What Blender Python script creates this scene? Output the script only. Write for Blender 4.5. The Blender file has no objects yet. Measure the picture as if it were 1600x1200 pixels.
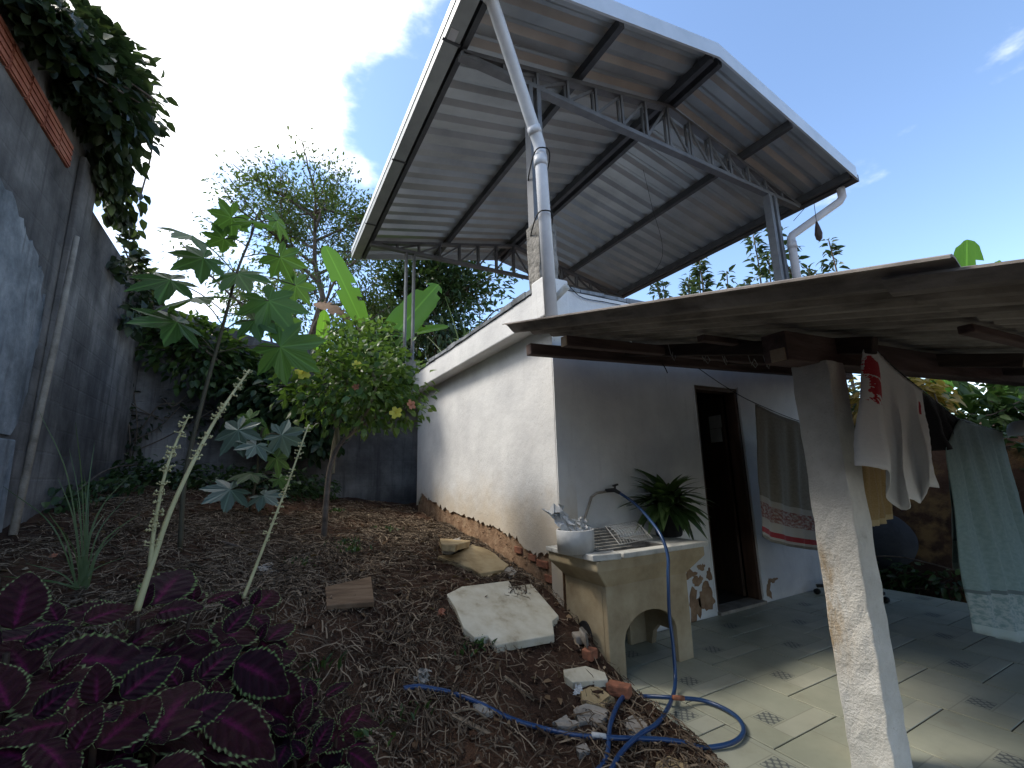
import bpy, math, random
import numpy as np
from mathutils import Vector, Matrix
rng = np.random.default_rng(7)
random.seed(7)
R = math.radians
sc = bpy.context.scene

# ------------------------------------------------------------------ camera
FPX = 704.3
CAM = np.array([0.0, 0.0, 1.35])
YAW, PITCH, ROLL = R(29.167), R(11.213), R(-1.516)
_f = np.array([math.sin(YAW)*math.cos(PITCH), math.cos(YAW)*math.cos(PITCH), math.sin(PITCH)])
_r = np.array([math.cos(YAW), -math.sin(YAW), 0.0]); _u = np.cross(_r, _f)
_R = math.cos(ROLL)*_r + math.sin(ROLL)*_u
_U = -math.sin(ROLL)*_r + math.cos(ROLL)*_u
cam = bpy.data.cameras.new('camera'); camo = bpy.data.objects.new('camera', cam)
sc.collection.objects.link(camo)
camo.matrix_world = Matrix(((_R[0], _U[0], -_f[0], CAM[0]), (_R[1], _U[1], -_f[1], CAM[1]),
                            (_R[2], _U[2], -_f[2], CAM[2]), (0, 0, 0, 1)))
cam.sensor_width = 36.0; cam.lens = 36.0*FPX/1600.0
cam.clip_start = 0.05; cam.clip_end = 900
sc.camera = camo

# ------------------------------------------------------------------ sky and sun
SUN = Vector((-0.60, 0.46, 0.84)).normalized()
EL = math.asin(SUN.z); AZ = math.atan2(SUN.x, SUN.y)
w = bpy.data.worlds.new('World'); sc.world = w; w.use_nodes = True
nt = w.node_tree; nt.nodes.clear()
def wn(t, **k):
    n = nt.nodes.new(t)
    for a, b in k.items(): setattr(n, a, b)
    return n
def wmath(op, a, b=None, c=None, clamp=False):
    n = wn('ShaderNodeMath', operation=op); n.use_clamp = clamp
    for i, v in enumerate((a, b, c)):
        if v is None: continue
        if isinstance(v, (int, float)): n.inputs[i].default_value = v
        else: nt.links.new(v, n.inputs[i])
    return n.outputs[0]
sky = wn('ShaderNodeTexSky', sky_type='NISHITA'); sky.sun_disc = False
sky.sun_elevation = EL; sky.sun_rotation = AZ; sky.air_density = 1.0; sky.dust_density = 0.4; sky.ozone_density = 2.2
tc = wn('ShaderNodeTexCoord'); mp = wn('ShaderNodeMapping'); mp.inputs['Scale'].default_value = (1, 1, 2.0)
nt.links.new(tc.outputs['Generated'], mp.inputs['Vector'])
nz = wn('ShaderNodeTexNoise'); nz.inputs['Scale'].default_value = 2.3; nz.inputs['Detail'].default_value = 7; nz.inputs['Roughness'].default_value = 0.55
nt.links.new(mp.outputs[0], nz.inputs['Vector'])
dt = wn('ShaderNodeVectorMath', operation='DOT_PRODUCT'); dt.inputs[1].default_value = SUN
nt.links.new(tc.outputs['Generated'], dt.inputs[0])
near = wmath('MAXIMUM', wmath('MULTIPLY', wmath('SUBTRACT', dt.outputs['Value'], 0.725), 1.4), -0.12)      # thicker cloud around the sun
sxyz = wn('ShaderNodeSeparateXYZ'); nt.links.new(tc.outputs['Generated'], sxyz.inputs[0])
low = wmath('MULTIPLY', wmath('SUBTRACT', 0.42, sxyz.outputs[2], clamp=True), 0.45)                # cloud banks gather towards the horizon
cov = wmath('ADD', wmath('ADD', nz.outputs['Fac'], near), low)
mask = wn('ShaderNodeMapRange'); mask.interpolation_type = 'SMOOTHSTEP'
mask.inputs['From Min'].default_value = 0.50; mask.inputs['From Max'].default_value = 0.66
nt.links.new(cov, mask.inputs['Value'])
CLOUD = 7.5
mx = wn('ShaderNodeMixRGB'); nt.links.new(mask.outputs[0], mx.inputs[0])
nt.links.new(sky.outputs[0], mx.inputs[1]); mx.inputs[2].default_value = (CLOUD, CLOUD, CLOUD*1.03, 1)
bg = wn('ShaderNodeBackground'); bg.inputs['Strength'].default_value = 0.135
nt.links.new(mx.outputs[0], bg.inputs['Color'])
wo = wn('ShaderNodeOutputWorld'); nt.links.new(bg.outputs[0], wo.inputs['Surface'])
sl = bpy.data.lights.new('sun', 'SUN'); sl.energy = 1.45; sl.angle = R(14.0); sl.color = (1.0, 0.93, 0.82)
so = bpy.data.objects.new('sun', sl); sc.collection.objects.link(so)
so.rotation_euler = SUN.to_track_quat('Z', 'Y').to_euler()
vs = sc.view_settings; vs.view_transform = 'Standard'; vs.look = 'None'; vs.gamma = 1.0; vs.exposure = 1.32
vs.use_curve_mapping = False
sc.cycles.max_bounces = 8; sc.cycles.transparent_max_bounces = 12

# ------------------------------------------------------------------ helpers
COL = sc.collection
ORG = {}
def ray(x, y): return _R*((x-800)/FPX) - _U*((y-600)/FPX) + _f
def atY(x, y, Y): d = ray(x, y); return CAM + d*(Y/d[1])
def atX(x, y, X): d = ray(x, y); return CAM + d*(X/d[0])
def atZ(x, y, Z): d = ray(x, y); return CAM + d*((Z-CAM[2])/d[2])
def atD(x, y, D): d = ray(x, y); return CAM + d*(D/math.hypot(d[0], d[1]))

def sstep(a, b, t):
    t = np.clip((np.asarray(t, float)-a)/(b-a), 0, 1); return t*t*(3-2*t)
def gh(x, y):
    """height of the ground"""
    x = np.asarray(x, float); y = np.asarray(y, float)
    base = np.interp(y, [-60, -5, 1.5, 2.15, 3.05, 4.3, 6.7, 7.5, 12, 60], [-.3, -.1, -.02, .08, .47, .68, .87, .92, 1.2, 1.5])
    k = .05 + .013*np.clip(y, 0, 8)
    z = base + np.clip(2.1-x, 0, 4.2)*k
    z = z + .018*np.sin(x*5.1+y*2.3)*np.cos(y*4.3-x*1.7) + .012*np.sin(x*11.3-y*7.7)
    inside = sstep(1.98, 2.10, x)*(1-sstep(7.0, 7.3, y))
    z = z*(1-inside) + (-.14)*inside
    bank = sstep(6.22, 7.5, x)*1.75 + sstep(7.5, 14, x)*.6
    z = z + bank*(1-sstep(7.0, 9, y))*1.0 + sstep(7.0, 9, y)*sstep(6.2, 9, x)*.6
    return z
def hit(px, py):
    d = ray(px, py); t = .3
    while t < 40:
        p = CAM + d*t
        if p[2] <= gh(p[0], p[1]): return p
        t += .01
    return CAM + d*40

class MB:
    def __init__(s): s.v = []; s.f = []; s.uv = []
    def add(s, vs, fs, uvs=None):
        o = len(s.v); s.v.extend([tuple(map(float, p)) for p in vs]); s.f.extend([tuple(i+o for i in f) for f in fs])
        if uvs is not None: s.uv.extend([tuple(map(float, q)) for q in uvs])
        return s
    def box(s, a, b):
        x0, y0, z0 = a; x1, y1, z1 = b
        return s.add([(x0,y0,z0),(x1,y0,z0),(x1,y1,z0),(x0,y1,z0),(x0,y0,z1),(x1,y0,z1),(x1,y1,z1),(x0,y1,z1)],
              [(0,3,2,1),(4,5,6,7),(0,1,5,4),(1,2,6,5),(2,3,7,6),(3,0,4,7)])
    def bar(s, p, q, wd, ht, up=(0,0,1)):
        p = np.array(p, float); q = np.array(q, float); d = q-p; d /= np.linalg.norm(d)
        a = np.cross(d, up)
        if np.linalg.norm(a) < 1e-3: a = np.cross(d, (1, 0, 0))
        a /= np.linalg.norm(a); b = np.cross(a, d)
        a = a*wd/2; b = b*ht/2
        return s.add([p-a-b, p+a-b, p+a+b, p-a+b, q-a-b, q+a-b, q+a+b, q-a+b],
              [(0,1,2,3),(4,7,6,5),(0,4,5,1),(1,5,6,2),(2,6,7,3),(3,7,4,0)])
    def tube(s, pts, rad, n=8, cap=True):
        pts = [np.array(p, float) for p in pts]; m = len(pts)
        if np.isscalar(rad): rad = [rad]*m
        vs = []; ref = None
        for i in range(m):
            t = pts[min(i+1, m-1)] - pts[max(i-1, 0)]; t /= (np.linalg.norm(t)+1e-9)
            if ref is None:
                ref = np.array((0, 0, 1.)) if abs(t[2]) < .9 else np.array((1., 0, 0))
            a = np.cross(t, ref); a /= (np.linalg.norm(a)+1e-9); b = np.cross(a, t); ref = b
            for k in range(n):
                c = 2*math.pi*k/n
                vs.append(pts[i] + rad[i]*(math.cos(c)*a + math.sin(c)*b))
        fs = []
        for i in range(m-1):
            for k in range(n):
                k2 = (k+1) % n
                fs.append((i*n+k, i*n+k2, (i+1)*n+k2, (i+1)*n+k))
        if cap:
            fs.append(tuple(range(n))); fs.append(tuple((m-1)*n+k for k in reversed(range(n))))
        return s.add(vs, fs)
    def lathe(s, prof, c=(0,0,0), n=20):
        vs = []; fs = []
        for (r, z) in prof:
            for k in range(n):
                a = 2*math.pi*k/n; vs.append((c[0]+r*math.cos(a), c[1]+r*math.sin(a), c[2]+z))
        for i in range(len(prof)-1):
            for k in range(n):
                k2 = (k+1) % n; fs.append((i*n+k, i*n+k2, (i+1)*n+k2, (i+1)*n+k))
        return s.add(vs, fs)
    def prism(s, poly, axis, a, b):
        """extrude a 2-D polygon along an axis from a to b"""
        n = len(poly)
        def P(u, v, t):
            return {'x': (t, u, v), 'y': (u, t, v), 'z': (u, v, t)}[axis]
        vs = [P(u, v, a) for u, v in poly] + [P(u, v, b) for u, v in poly]
        fs = [tuple(range(n)), tuple(reversed(range(n, 2*n)))] + [(i, i+n, (i+1) % n + n, (i+1) % n) for i in range(n)]
        return s.add(vs, fs)

def mesh_of(mb, name, smooth=False, origin=(0,0,0)):
    me = bpy.data.meshes.new(name)
    v = np.array(mb.v, float).reshape(-1, 3) - np.array(origin, float)
    me.from_pydata(v.tolist(), [], mb.f); me.validate()
    if mb.uv and len(mb.uv) == len(mb.v):
        ul = me.uv_layers.new(name='UVMap')
        idx = np.zeros(len(me.loops), int); me.loops.foreach_get('vertex_index', idx)
        ul.data.foreach_set('uv', np.array(mb.uv, np.float32)[idx].ravel())
    if smooth: me.polygons.foreach_set('use_smooth', [True]*len(me.polygons))
    import bmesh
    b = bmesh.new(); b.from_mesh(me); bmesh.ops.recalc_face_normals(b, faces=b.faces); b.to_mesh(me); b.free()
    me.update()
    return me
def tag(o, label=None, cat=None, group=None, kind=None):
    if label: o['label'] = label
    if cat: o['category'] = cat
    if group: o['group'] = group
    if kind: o['kind'] = kind
    return o
def thing(name, loc, label, cat, group=None):
    o = bpy.data.objects.new(name, None); o.empty_display_size = .1; o.location = Vector([float(c) for c in loc]); COL.objects.link(o)
    ORG[o] = np.array(loc, float); return tag(o, label, cat, group)
def part(name, mb, mat, parent, smooth=False, label=None, kind=None, bevel=0, fast=False):
    o = bpy.data.objects.new(name, mesh_of(mb, name, smooth, ORG[parent])); o.data.materials.append(mat)
    COL.objects.link(o); o.parent = parent; ORG[o] = ORG[parent]
    if bevel: add_bevel(o, bevel)
    if label: o['label'] = label
    if kind: o['kind'] = kind
    return o
def solo(name, mb, mat, label=None, cat=None, group=None, kind=None, smooth=False, bevel=0, loc=None):
    v = np.array(mb.v, float)
    if loc is None: loc = np.array([(v[:,0].min()+v[:,0].max())/2, (v[:,1].min()+v[:,1].max())/2, v[:,2].min()])
    o = bpy.data.objects.new(name, mesh_of(mb, name, smooth, loc)); o.data.materials.append(mat)
    o.location = Vector([float(c) for c in loc]); COL.objects.link(o); ORG[o] = np.array(loc, float)
    if bevel: add_bevel(o, bevel)
    return tag(o, label, cat, group, kind)
def add_bevel(o, wd, seg=2):
    m = o.modifiers.new('bevel', 'BEVEL'); m.width = wd; m.segments = seg; m.limit_method = 'ANGLE'; m.angle_limit = R(40)
def place(mesh, name, parent, pos, dirv, nrm, scale=1.0, sx=1.0):
    """share a leaf mesh: its +Y runs along dirv, its +Z along nrm"""
    d = np.array(dirv, float); d /= np.linalg.norm(d)
    n = np.array(nrm, float); n = n - d*np.dot(n, d); n /= (np.linalg.norm(n)+1e-9)
    x = np.cross(d, n); o = bpy.data.objects.new(name, mesh); COL.objects.link(o); o.parent = parent
    p = np.array(pos, float) - ORG[parent]
    o.matrix_local = Matrix(((x[0]*scale*sx, d[0]*scale, n[0]*scale, p[0]), (x[1]*scale*sx, d[1]*scale, n[1]*scale, p[1]),
                             (x[2]*scale*sx, d[2]*scale, n[2]*scale, p[2]), (0, 0, 0, 1)))
    return o
def arr_mesh(name, V, F, uv=None, mat=None, smooth=False):
    me = bpy.data.meshes.new(name); V = np.asarray(V, np.float32); F = np.asarray(F, np.int32); k = F.shape[1]
    me.vertices.add(len(V)); me.vertices.foreach_set('co', V.ravel())
    me.loops.add(F.size); me.loops.foreach_set('vertex_index', F.ravel())
    me.polygons.add(len(F)); me.polygons.foreach_set('loop_start', np.arange(0, F.size, k, dtype=np.int32))
    me.polygons.foreach_set('loop_total', np.full(len(F), k, np.int32))
    if smooth: me.polygons.foreach_set('use_smooth', np.ones(len(F), bool))
    if uv is not None:
        ul = me.uv_layers.new(name='UVMap'); ul.data.foreach_set('uv', np.asarray(uv, np.float32)[F.ravel()].ravel())
    me.update(calc_edges=True)
    if mat: me.materials.append(mat)
    return me
def unit(a): return a/(np.linalg.norm(a, axis=-1, keepdims=True)+1e-9)
def leaf_arrays(P, D, size, asp=.45, fold=.12, jit=.5, curl=.15):
    """one folded six-vertex leaf per point: P base points, D axis directions"""
    n = len(P); D = unit(D + rng.normal(0, jit, (n, 3))); up = unit(np.array([0, 0, 1.]) + rng.normal(0, .45, (n, 3)))
    X = unit(np.cross(D, up)); N = np.cross(X, D)
    L = (size*rng.uniform(.65, 1.25, n))[:, None]; W = L*asp
    b = P; t = P + D*L - N*L*curl
    r1 = P + D*L*.32 + X*W*.5 + N*L*fold; l1 = P + D*L*.32 - X*W*.5 + N*L*fold
    r2 = P + D*L*.7 + X*W*.36 + N*L*(fold*.6-curl*.4); l2 = P + D*L*.7 - X*W*.36 + N*L*(fold*.6-curl*.4)
    m = P + D*L*.55 - N*L*curl*.15
    V = np.stack([b, r1, r2, t, l2, l1, m], 1).reshape(-1, 3)
    i = np.arange(n)[:, None]*7
    F = np.concatenate([i+np.array([[0, 1, 6]]), i+np.array([[1, 2, 6]]), i+np.array([[2, 3, 6]]), i+np.array([[3, 4, 6]]), i+np.array([[4, 5, 6]]), i+np.array([[5, 0, 6]])], 0)
    return V, F
def leaf_part(name, P, D, size, mat, parent, kind='stuff', **k):
    V, F = leaf_arrays(np.asarray(P, float), np.asarray(D, float), size, **k)
    o = bpy.data.objects.new(name, arr_mesh(name, V-ORG[parent], F, mat=mat)); COL.objects.link(o); o.parent = parent
    ORG[o] = ORG[parent]
    if kind: o['kind'] = kind
    return o

# ------------------------------------------------------------------ materials
class NT:
    def __init__(s, name):
        s.m = bpy.data.materials.new(name); s.m.use_nodes = True; s.t = s.m.node_tree; s.t.nodes.clear()
        s.out = s.t.nodes.new('ShaderNodeOutputMaterial')
    def n(s, t, **k):
        nd = s.t.nodes.new(t)
        for a, b in k.items(): setattr(nd, a, b)
        return nd
    def set(s, nd, key, v):
        i = nd.inputs[key]
        if hasattr(v, 'is_linked') or isinstance(v, bpy.types.NodeSocket): s.t.links.new(v, i)
        else: i.default_value = v
    def math(s, op, a, b=0.0, c=None, clamp=False):
        nd = s.n('ShaderNodeMath', operation=op); nd.use_clamp = clamp
        s.set(nd, 0, a); s.set(nd, 1, b)
        if c is not None: s.set(nd, 2, c)
        return nd.outputs[0]
    def mix(s, f, a, b, blend='MIX'):
        nd = s.n('ShaderNodeMixRGB', blend_type=blend); s.set(nd, 0, f)
        s.set(nd, 1, a if not isinstance(a, tuple) else (*a[:3], 1)); s.set(nd, 2, b if not isinstance(b, tuple) else (*b[:3], 1))
        return nd.outputs[0]
    def coord(s, kind='Object', scale=(1,1,1), rot=(0,0,0)):
        t = s.n('ShaderNodeTexCoord'); mp = s.n('ShaderNodeMapping'); mp.inputs['Scale'].default_value = scale; mp.inputs['Rotation'].default_value = rot
        s.t.links.new(t.outputs[kind], mp.inputs[0]); return mp.outputs[0]
    def world(s, scale=(1,1,1)):
        g = s.n('ShaderNodeNewGeometry'); mp = s.n('ShaderNodeMapping'); mp.inputs['Scale'].default_value = scale
        s.t.links.new(g.outputs['Position'], mp.inputs[0]); return mp.outputs[0]
    def noise(s, vec, scale=5, detail=6, rough=.6, dist=0):
        nd = s.n('ShaderNodeTexNoise'); s.set(nd, 'Vector', vec); s.set(nd, 'Scale', scale); s.set(nd, 'Detail', detail); s.set(nd, 'Roughness', rough); s.set(nd, 'Distortion', dist)
        return nd.outputs['Fac']
    def ramp(s, f, stops):
        nd = s.n('ShaderNodeValToRGB'); e = nd.color_ramp.elements
        while len(e) < len(stops): e.new(.5)
        for el, (p, c) in zip(e, stops):
            el.position = p; el.color = (*c[:3], 1) if isinstance(c, tuple) else (c, c, c, 1)
        s.set(nd, 0, f); return nd.outputs[0]
    def step(s, f, a, b):
        nd = s.n('ShaderNodeMapRange'); nd.interpolation_type = 'SMOOTHSTEP'; s.set(nd, 'Value', f); s.set(nd, 'From Min', a); s.set(nd, 'From Max', b)
        return nd.outputs[0]
    def bump(s, h, strength=.3, dist=.01):
        nd = s.n('ShaderNodeBump'); s.set(nd, 'Height', h); s.set(nd, 'Strength', strength); s.set(nd, 'Distance', dist); return nd.outputs[0]
    def bsdf(s, col, rough=.8, nrm=None, metal=0, spec=.3, trans=None, tcol=None, sheen=0):
        p = s.n('ShaderNodeBsdfPrincipled'); s.set(p, 'Base Color', col if not isinstance(col, tuple) else (*col[:3], 1)); s.set(p, 'Roughness', rough)
        s.set(p, 'Metallic', metal); s.set(p, 'Specular IOR Level', spec)
        if sheen: s.set(p, 'Sheen Weight', sheen)
        if nrm is not None: s.set(p, 'Normal', nrm)
        o = p.outputs[0]
        if trans:
            tr = s.n('ShaderNodeBsdfTranslucent'); c = tcol if tcol is not None else col
            s.set(tr, 'Color', c if not isinstance(c, tuple) else (*c[:3], 1))
            mx = s.n('ShaderNodeMixShader'); s.set(mx, 0, trans); s.t.links.new(o, mx.inputs[1]); s.t.links.new(tr.outputs[0], mx.inputs[2]); o = mx.outputs[0]
        s.t.links.new(o, s.out.inputs['Surface']); return s.m
def simple(name, cols, scale=6, rough=.8, bump=.2, bscale=40, bdist=.005, metal=0, spec=.3, stretch=(1,1,1), trans=None, world=False, lo=.3, hi=.7):
    t = NT(name); v = t.world(stretch) if world else t.coord('Object', stretch)
    f = t.noise(v, scale, 7, .62); n = len(cols)
    col = t.ramp(f, [(lo+(hi-lo)*i/max(1, n-1), c) for i, c in enumerate(cols)]) if n > 1 else cols[0]
    nrm = t.bump(t.noise(v, bscale, 5, .6), bump, bdist) if bump else None
    return t.bsdf(col, rough, nrm, metal, spec, trans)
def leafmat(name, c1, c2, c3=None, trans=.35, rough=.45, spec=.4):
    t = NT(name); g = t.n('ShaderNodeNewGeometry'); r = g.outputs['Random Per Island']
    col = t.ramp(r, [(0, c1), (.7, c2), (1, c3 or c2)])
    tc = t.mix(.5, col, (min(1, c2[0]*1.8), min(1, c2[1]*1.9), c2[2]*.6), 'MIX')
    return t.bsdf(col, rough, None, 0, spec, trans, tc)
def leafmat_obj(name, c1, c2, trans=.35, rough=.45, vein=0, spec=.4):
    t = NT(name); oi = t.n('ShaderNodeObjectInfo'); col = t.mix(oi.outputs['Random'], c1, c2)
    uv = t.coord('UV'); s = t.n('ShaderNodeSeparateXYZ'); t.set(s, 0, uv)
    mid = t.math('ABSOLUTE', t.math('SUBTRACT', s.outputs[0], .5))
    col = t.mix(t.math('MULTIPLY', t.step(mid, .05, .0), .5), col, tuple(min(1, 2.2*q) for q in c2))
    nrm = None
    if vein:
        wv = t.n('ShaderNodeTexWave'); wv.bands_direction = 'Y'; t.set(wv, 'Scale', vein); t.set(wv, 'Vector', uv); t.set(wv, 'Distortion', .6)
        nrm = t.bump(wv.outputs['Fac'], .35, .01)
        col = t.mix(t.math('MULTIPLY', wv.outputs['Fac'], .18), col, tuple(.5*q for q in c1))
    tc = t.mix(.5, col, (c2[0]*1.8, c2[1]*1.9, c2[2]*.6))
    return t.bsdf(col, rough, nrm, 0, spec, trans, tc)
M = {}
def whitewall():
    t = NT('white_limewash'); v = t.world(); f = t.noise(v, 2.2, 7, .6); f2 = t.noise(t.world((7, 7, .8)), 3, 6, .6)
    c = t.ramp(f, [(.3, (.60, .60, .60)), (.6, (.74, .74, .73)), (.8, (.79, .79, .78))])
    c = t.mix(t.math('MULTIPLY', t.step(f2, .55, .75), .22), c, (.47, .46, .44))
    s = t.n('ShaderNodeSeparateXYZ'); t.set(s, 0, v)
    # rain-splashed soil along the foot of the wall
    soil = t.math('MULTIPLY', t.step(t.math('ADD', s.outputs[2], t.math('MULTIPLY', t.noise(v, 3.5, 5, .6), .7)), 1.75, 1.1), .62)
    side = t.math('LESS_THAN', s.outputs[0], 2.3)
    c = t.mix(t.math('MULTIPLY', soil, side), c, (.50, .38, .22))
    sp = t.noise(v, 38, 2, .5); c = t.mix(t.math('MULTIPLY', t.step(sp, .70, .76), .5), c, (.36, .33, .29))
    h = t.math('ADD', t.noise(v, 9, 5, .6), t.math('MULTIPLY', t.noise(v, 60, 4, .6), .25))
    return t.bsdf(c, .85, t.bump(h, .35, .02), 0, .2)
M['white'] = whitewall()
M['adobe'] = simple('exposed_adobe', [(.17, .10, .06), (.28, .175, .105), (.38, .265, .17)], 9, .95, .8, 24, .02, world=True)
M['brick'] = simple('clay_brick', [(.13, .07, .045), (.30, .12, .07), (.38, .17, .10)], 12, .95, .7, 40, .01)
M['brickface'] = simple('weathered_clay_brick', [(.22, .075, .055), (.36, .13, .085), (.44, .20, .14)], 5, .9, .4, 50)
def oldwall():
    t = NT('dark_stained_concrete'); v = t.world(); f = t.noise(v, 1.1, 8, .65); st = t.noise(t.world((5, 5, .35)), 2.2, 6, .6)
    c = t.ramp(f, [(.32, (.055, .053, .054)), (.5, (.14, .136, .135)), (.66, (.27, .262, .255))])
    c = t.mix(t.math('MULTIPLY', t.step(st, .45, .7), .55), c, (.05, .048, .05))
    br = t.n('ShaderNodeTexBrick'); 
    sw = t.n('ShaderNodeSeparateXYZ'); t.set(sw, 0, v); cb = t.n('ShaderNodeCombineXYZ')
    t.set(cb, 0, t.math('ADD', sw.outputs[0], sw.outputs[1])); t.set(cb, 1, sw.outputs[2]); t.set(br, 'Vector', cb.outputs[0])
    t.set(br, 'Scale', 1.0); t.set(br, 'Brick Width', .4); t.set(br, 'Row Height', .2); t.set(br, 'Mortar Size', .012); t.set(br, 'Mortar Smooth', .6)
    t.set(br, 'Color1', (1, 1, 1, 1)); t.set(br, 'Color2', (.9, .9, .9, 1)); t.set(br, 'Mortar', (.3, .3, .3, 1))
    h = t.math('ADD', t.math('MULTIPLY', br.outputs['Fac'], -.22), t.math('ADD', t.noise(v, 7, 6, .6), t.math('MULTIPLY', t.noise(v, 55, 4, .6), .3)))
    return t.bsdf(c, .95, t.bump(h, .5, .02), 0, .15)
M['oldwall'] = oldwall()
def oldplaster():
    t = NT('pale_weathered_plaster'); v = t.world(); f = t.noise(v, 2.6, 8, .68); st = t.noise(t.world((6, 6, .6)), 2.5, 6, .6)
    c = t.ramp(f, [(.32, (.10, .11, .12)), (.5, (.22, .24, .26)), (.68, (.38, .40, .42))])
    c = t.mix(t.math('MULTIPLY', t.step(st, .5, .72), .6), c, (.10, .10, .105))
    return t.bsdf(c, .95, t.bump(t.noise(v, 22, 6, .65), .5, .012), 0, .15)
M['oldplaster'] = oldplaster()
def soil():
    t = NT('red_brown_soil'); v = t.world(); f = t.noise(v, 1.6, 8, .65); g = t.noise(v, 14, 7, .7)
    c = t.ramp(f, [(.3, (.034, .021, .015)), (.5, (.068, .038, .025)), (.7, (.125, .068, .040))])
    c = t.mix(t.math('MULTIPLY', t.step(g, .5, .72), .5), c, (.115, .085, .06))
    s = t.n('ShaderNodeSeparateXYZ'); t.set(s, 0, v)
    ochre = t.math('MULTIPLY', t.step(s.outputs[0], 6.1, 6.5), t.step(t.noise(v, 1.7, 5, .6), .50, .62))
    c = t.mix(ochre, c, (.20, .125, .055))
    h = t.math('ADD', t.noise(v, 18, 7, .7), t.math('MULTIPLY', t.noise(v, 90, 4, .6), .35))
    return t.bsdf(c, 1.0, t.bump(h, .9, .03), 0, .1)
M['soil'] = soil()
def straw(name, a, b, c):
    t = NT(name); g = t.n('ShaderNodeNewGeometry')
    return t.bsdf(t.ramp(g.outputs['Random Per Island'], [(0, a), (.5, b), (1, c)]), .85, None, 0, .2)
M['straw'] = straw('dry_straw', (.04, .027, .018), (.115, .082, .054), (.27, .205, .14))
def tile():
    t = NT('printed_ceramic_tile'); o = t.coord('Object'); s = t.n('ShaderNodeSeparateXYZ'); t.set(s, 0, o); x, y = s.outputs[0], s.outputs[1]
    oi = t.n('ShaderNodeObjectInfo')
    base = t.ramp(t.noise(t.world(), 2.3, 6, .6), [(.35, (.29, .30, .225)), (.65, (.42, .42, .32))])
    base = t.mix(.22, base, t.mix(oi.outputs['Random'], (.32, .34, .27), (.52, .51, .42)))
    # pinwheel of four slabs round a small square (tile is .57 x .53, origin at its corner)
    def line(coord, pos, g, glo, ghi):
        near = t.math('LESS_THAN', t.math('ABSOLUTE', t.math('SUBTRACT', coord, pos)), .0032)
        return t.math('MULTIPLY', near, t.math('MULTIPLY', t.math('GREATER_THAN', g, glo), t.math('LESS_THAN', g, ghi)))
    x0, x1, y0, y1 = .175, .315, .115, .245
    ln = t.math('MAXIMUM', t.math('MAXIMUM', line(x, x0, y, 0, y1), line(y, y1, x, 0, x1)), t.math('MAXIMUM', line(x, x1, y, y0, .6), line(y, y0, x, x0, .6)))
    # each slab of the print a slightly different tone
    qa = t.math('MULTIPLY', t.math('GREATER_THAN', x, x0), t.math('LESS_THAN', y, y0)); qb = t.math('MULTIPLY', t.math('GREATER_THAN', x, x1), t.math('GREATER_THAN', y, y0))
    base = t.mix(t.math('MULTIPLY', qa, .3), base, (.55, .54, .45)); base = t.mix(t.math('MULTIPLY', qb, .25), base, (.34, .36, .30))
    base = t.mix(t.math('MULTIPLY', ln, .5), base, (.20, .20, .16))
    ins = t.math('MULTIPLY', t.math('MULTIPLY', t.math('GREATER_THAN', x, x0+.012), t.math('LESS_THAN', x, x1-.012)), t.math('MULTIPLY', t.math('GREATER_THAN', y, y0+.012), t.math('LESS_THAN', y, y1-.012)))
    # arabesque: rings of a cosine lattice
    u = t.math('COSINE', t.math('MULTIPLY', t.math('SUBTRACT', x, .245), 150.0)); q = t.math('COSINE', t.math('MULTIPLY', t.math('SUBTRACT', y, .18), 150.0))
    rr = t.math('ABSOLUTE', t.math('ADD', u, t.math('MULTIPLY', q, 1.0)))
    orn = t.math('MULTIPLY', ins, t.math('LESS_THAN', rr, .75))
    base = t.mix(t.math('MULTIPLY', ins, .35), base, (.22, .24, .22)); base = t.mix(t.math('MULTIPLY', orn, .85), base, (.075, .085, .09))
    dirt = t.step(t.noise(t.world(), 5, 7, .7), .5, .75); base = t.mix(t.math('MULTIPLY', dirt, .3), base, (.19, .15, .10))
    rgh = t.ramp(t.noise(t.world(), 6, 5, .6), [(.3, .28), (.7, .5)])
    return t.bsdf(base, rgh, t.bump(t.noise(t.world(), 30, 4, .5), .06, .004), 0, .45)
M['tile'] = tile()
M['grout'] = simple('dark_grout', [(.045, .042, .036), (.09, .085, .07)], 20, .95, .4, 80)
M['steel'] = simple('grey_painted_steel', [(.11, .115, .125), (.17, .175, .185)], 8, .5, .15, 60, metal=.3, spec=.5)
M['darksteel'] = simple('dark_purlin_steel', [(.055, .058, .065), (.09, .093, .10)], 8, .55, .15, 60, metal=.3, spec=.4)
M['galv'] = simple('galvalume_sheet', [(.29, .31, .315), (.37, .39, .395), (.43, .45, .455)], 1.6, .42, .05, 30, metal=.5, spec=.5)
M['flash'] = simple('pale_flashing', [(.50, .54, .57), (.62, .65, .68)], 3, .4, .05, 30, metal=.35, spec=.5)
M['gutter'] = simple('green_grey_gutter', [(.24, .26, .26), (.32, .34, .34)], 5, .45, .05, 30, metal=.3, spec=.5)
M['pvc'] = simple('white_pvc', [(.50, .51, .53), (.64, .65, .67)], 5, .4, .05, 60, spec=.45)
M['pvcold'] = simple('pinkish_grey_pvc', [(.40, .37, .37), (.52, .49, .49)], 5, .5, .05, 60, spec=.4)
M['concrete'] = simple('rough_concrete', [(.10, .095, .085), (.24, .23, .21), (.36, .34, .31)], 9, .95, .9, 30, .02)
M['wood'] = simple('dark_rough_timber', [(.045, .032, .031), (.10, .07, .066), (.165, .118, .108)], 4, .9, .6, 22, .008, stretch=(.35, 3, 3))
M['woody'] = simple('dark_rough_rafter', [(.022, .017, .016), (.05, .036, .033), (.085, .062, .055)], 4, .9, .6, 22, .008, stretch=(3, .35, 3))
M['cutwood'] = simple('pale_cut_timber', [(.30, .22, .15), (.42, .33, .24)], 20, .85, .3, 60)
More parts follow.
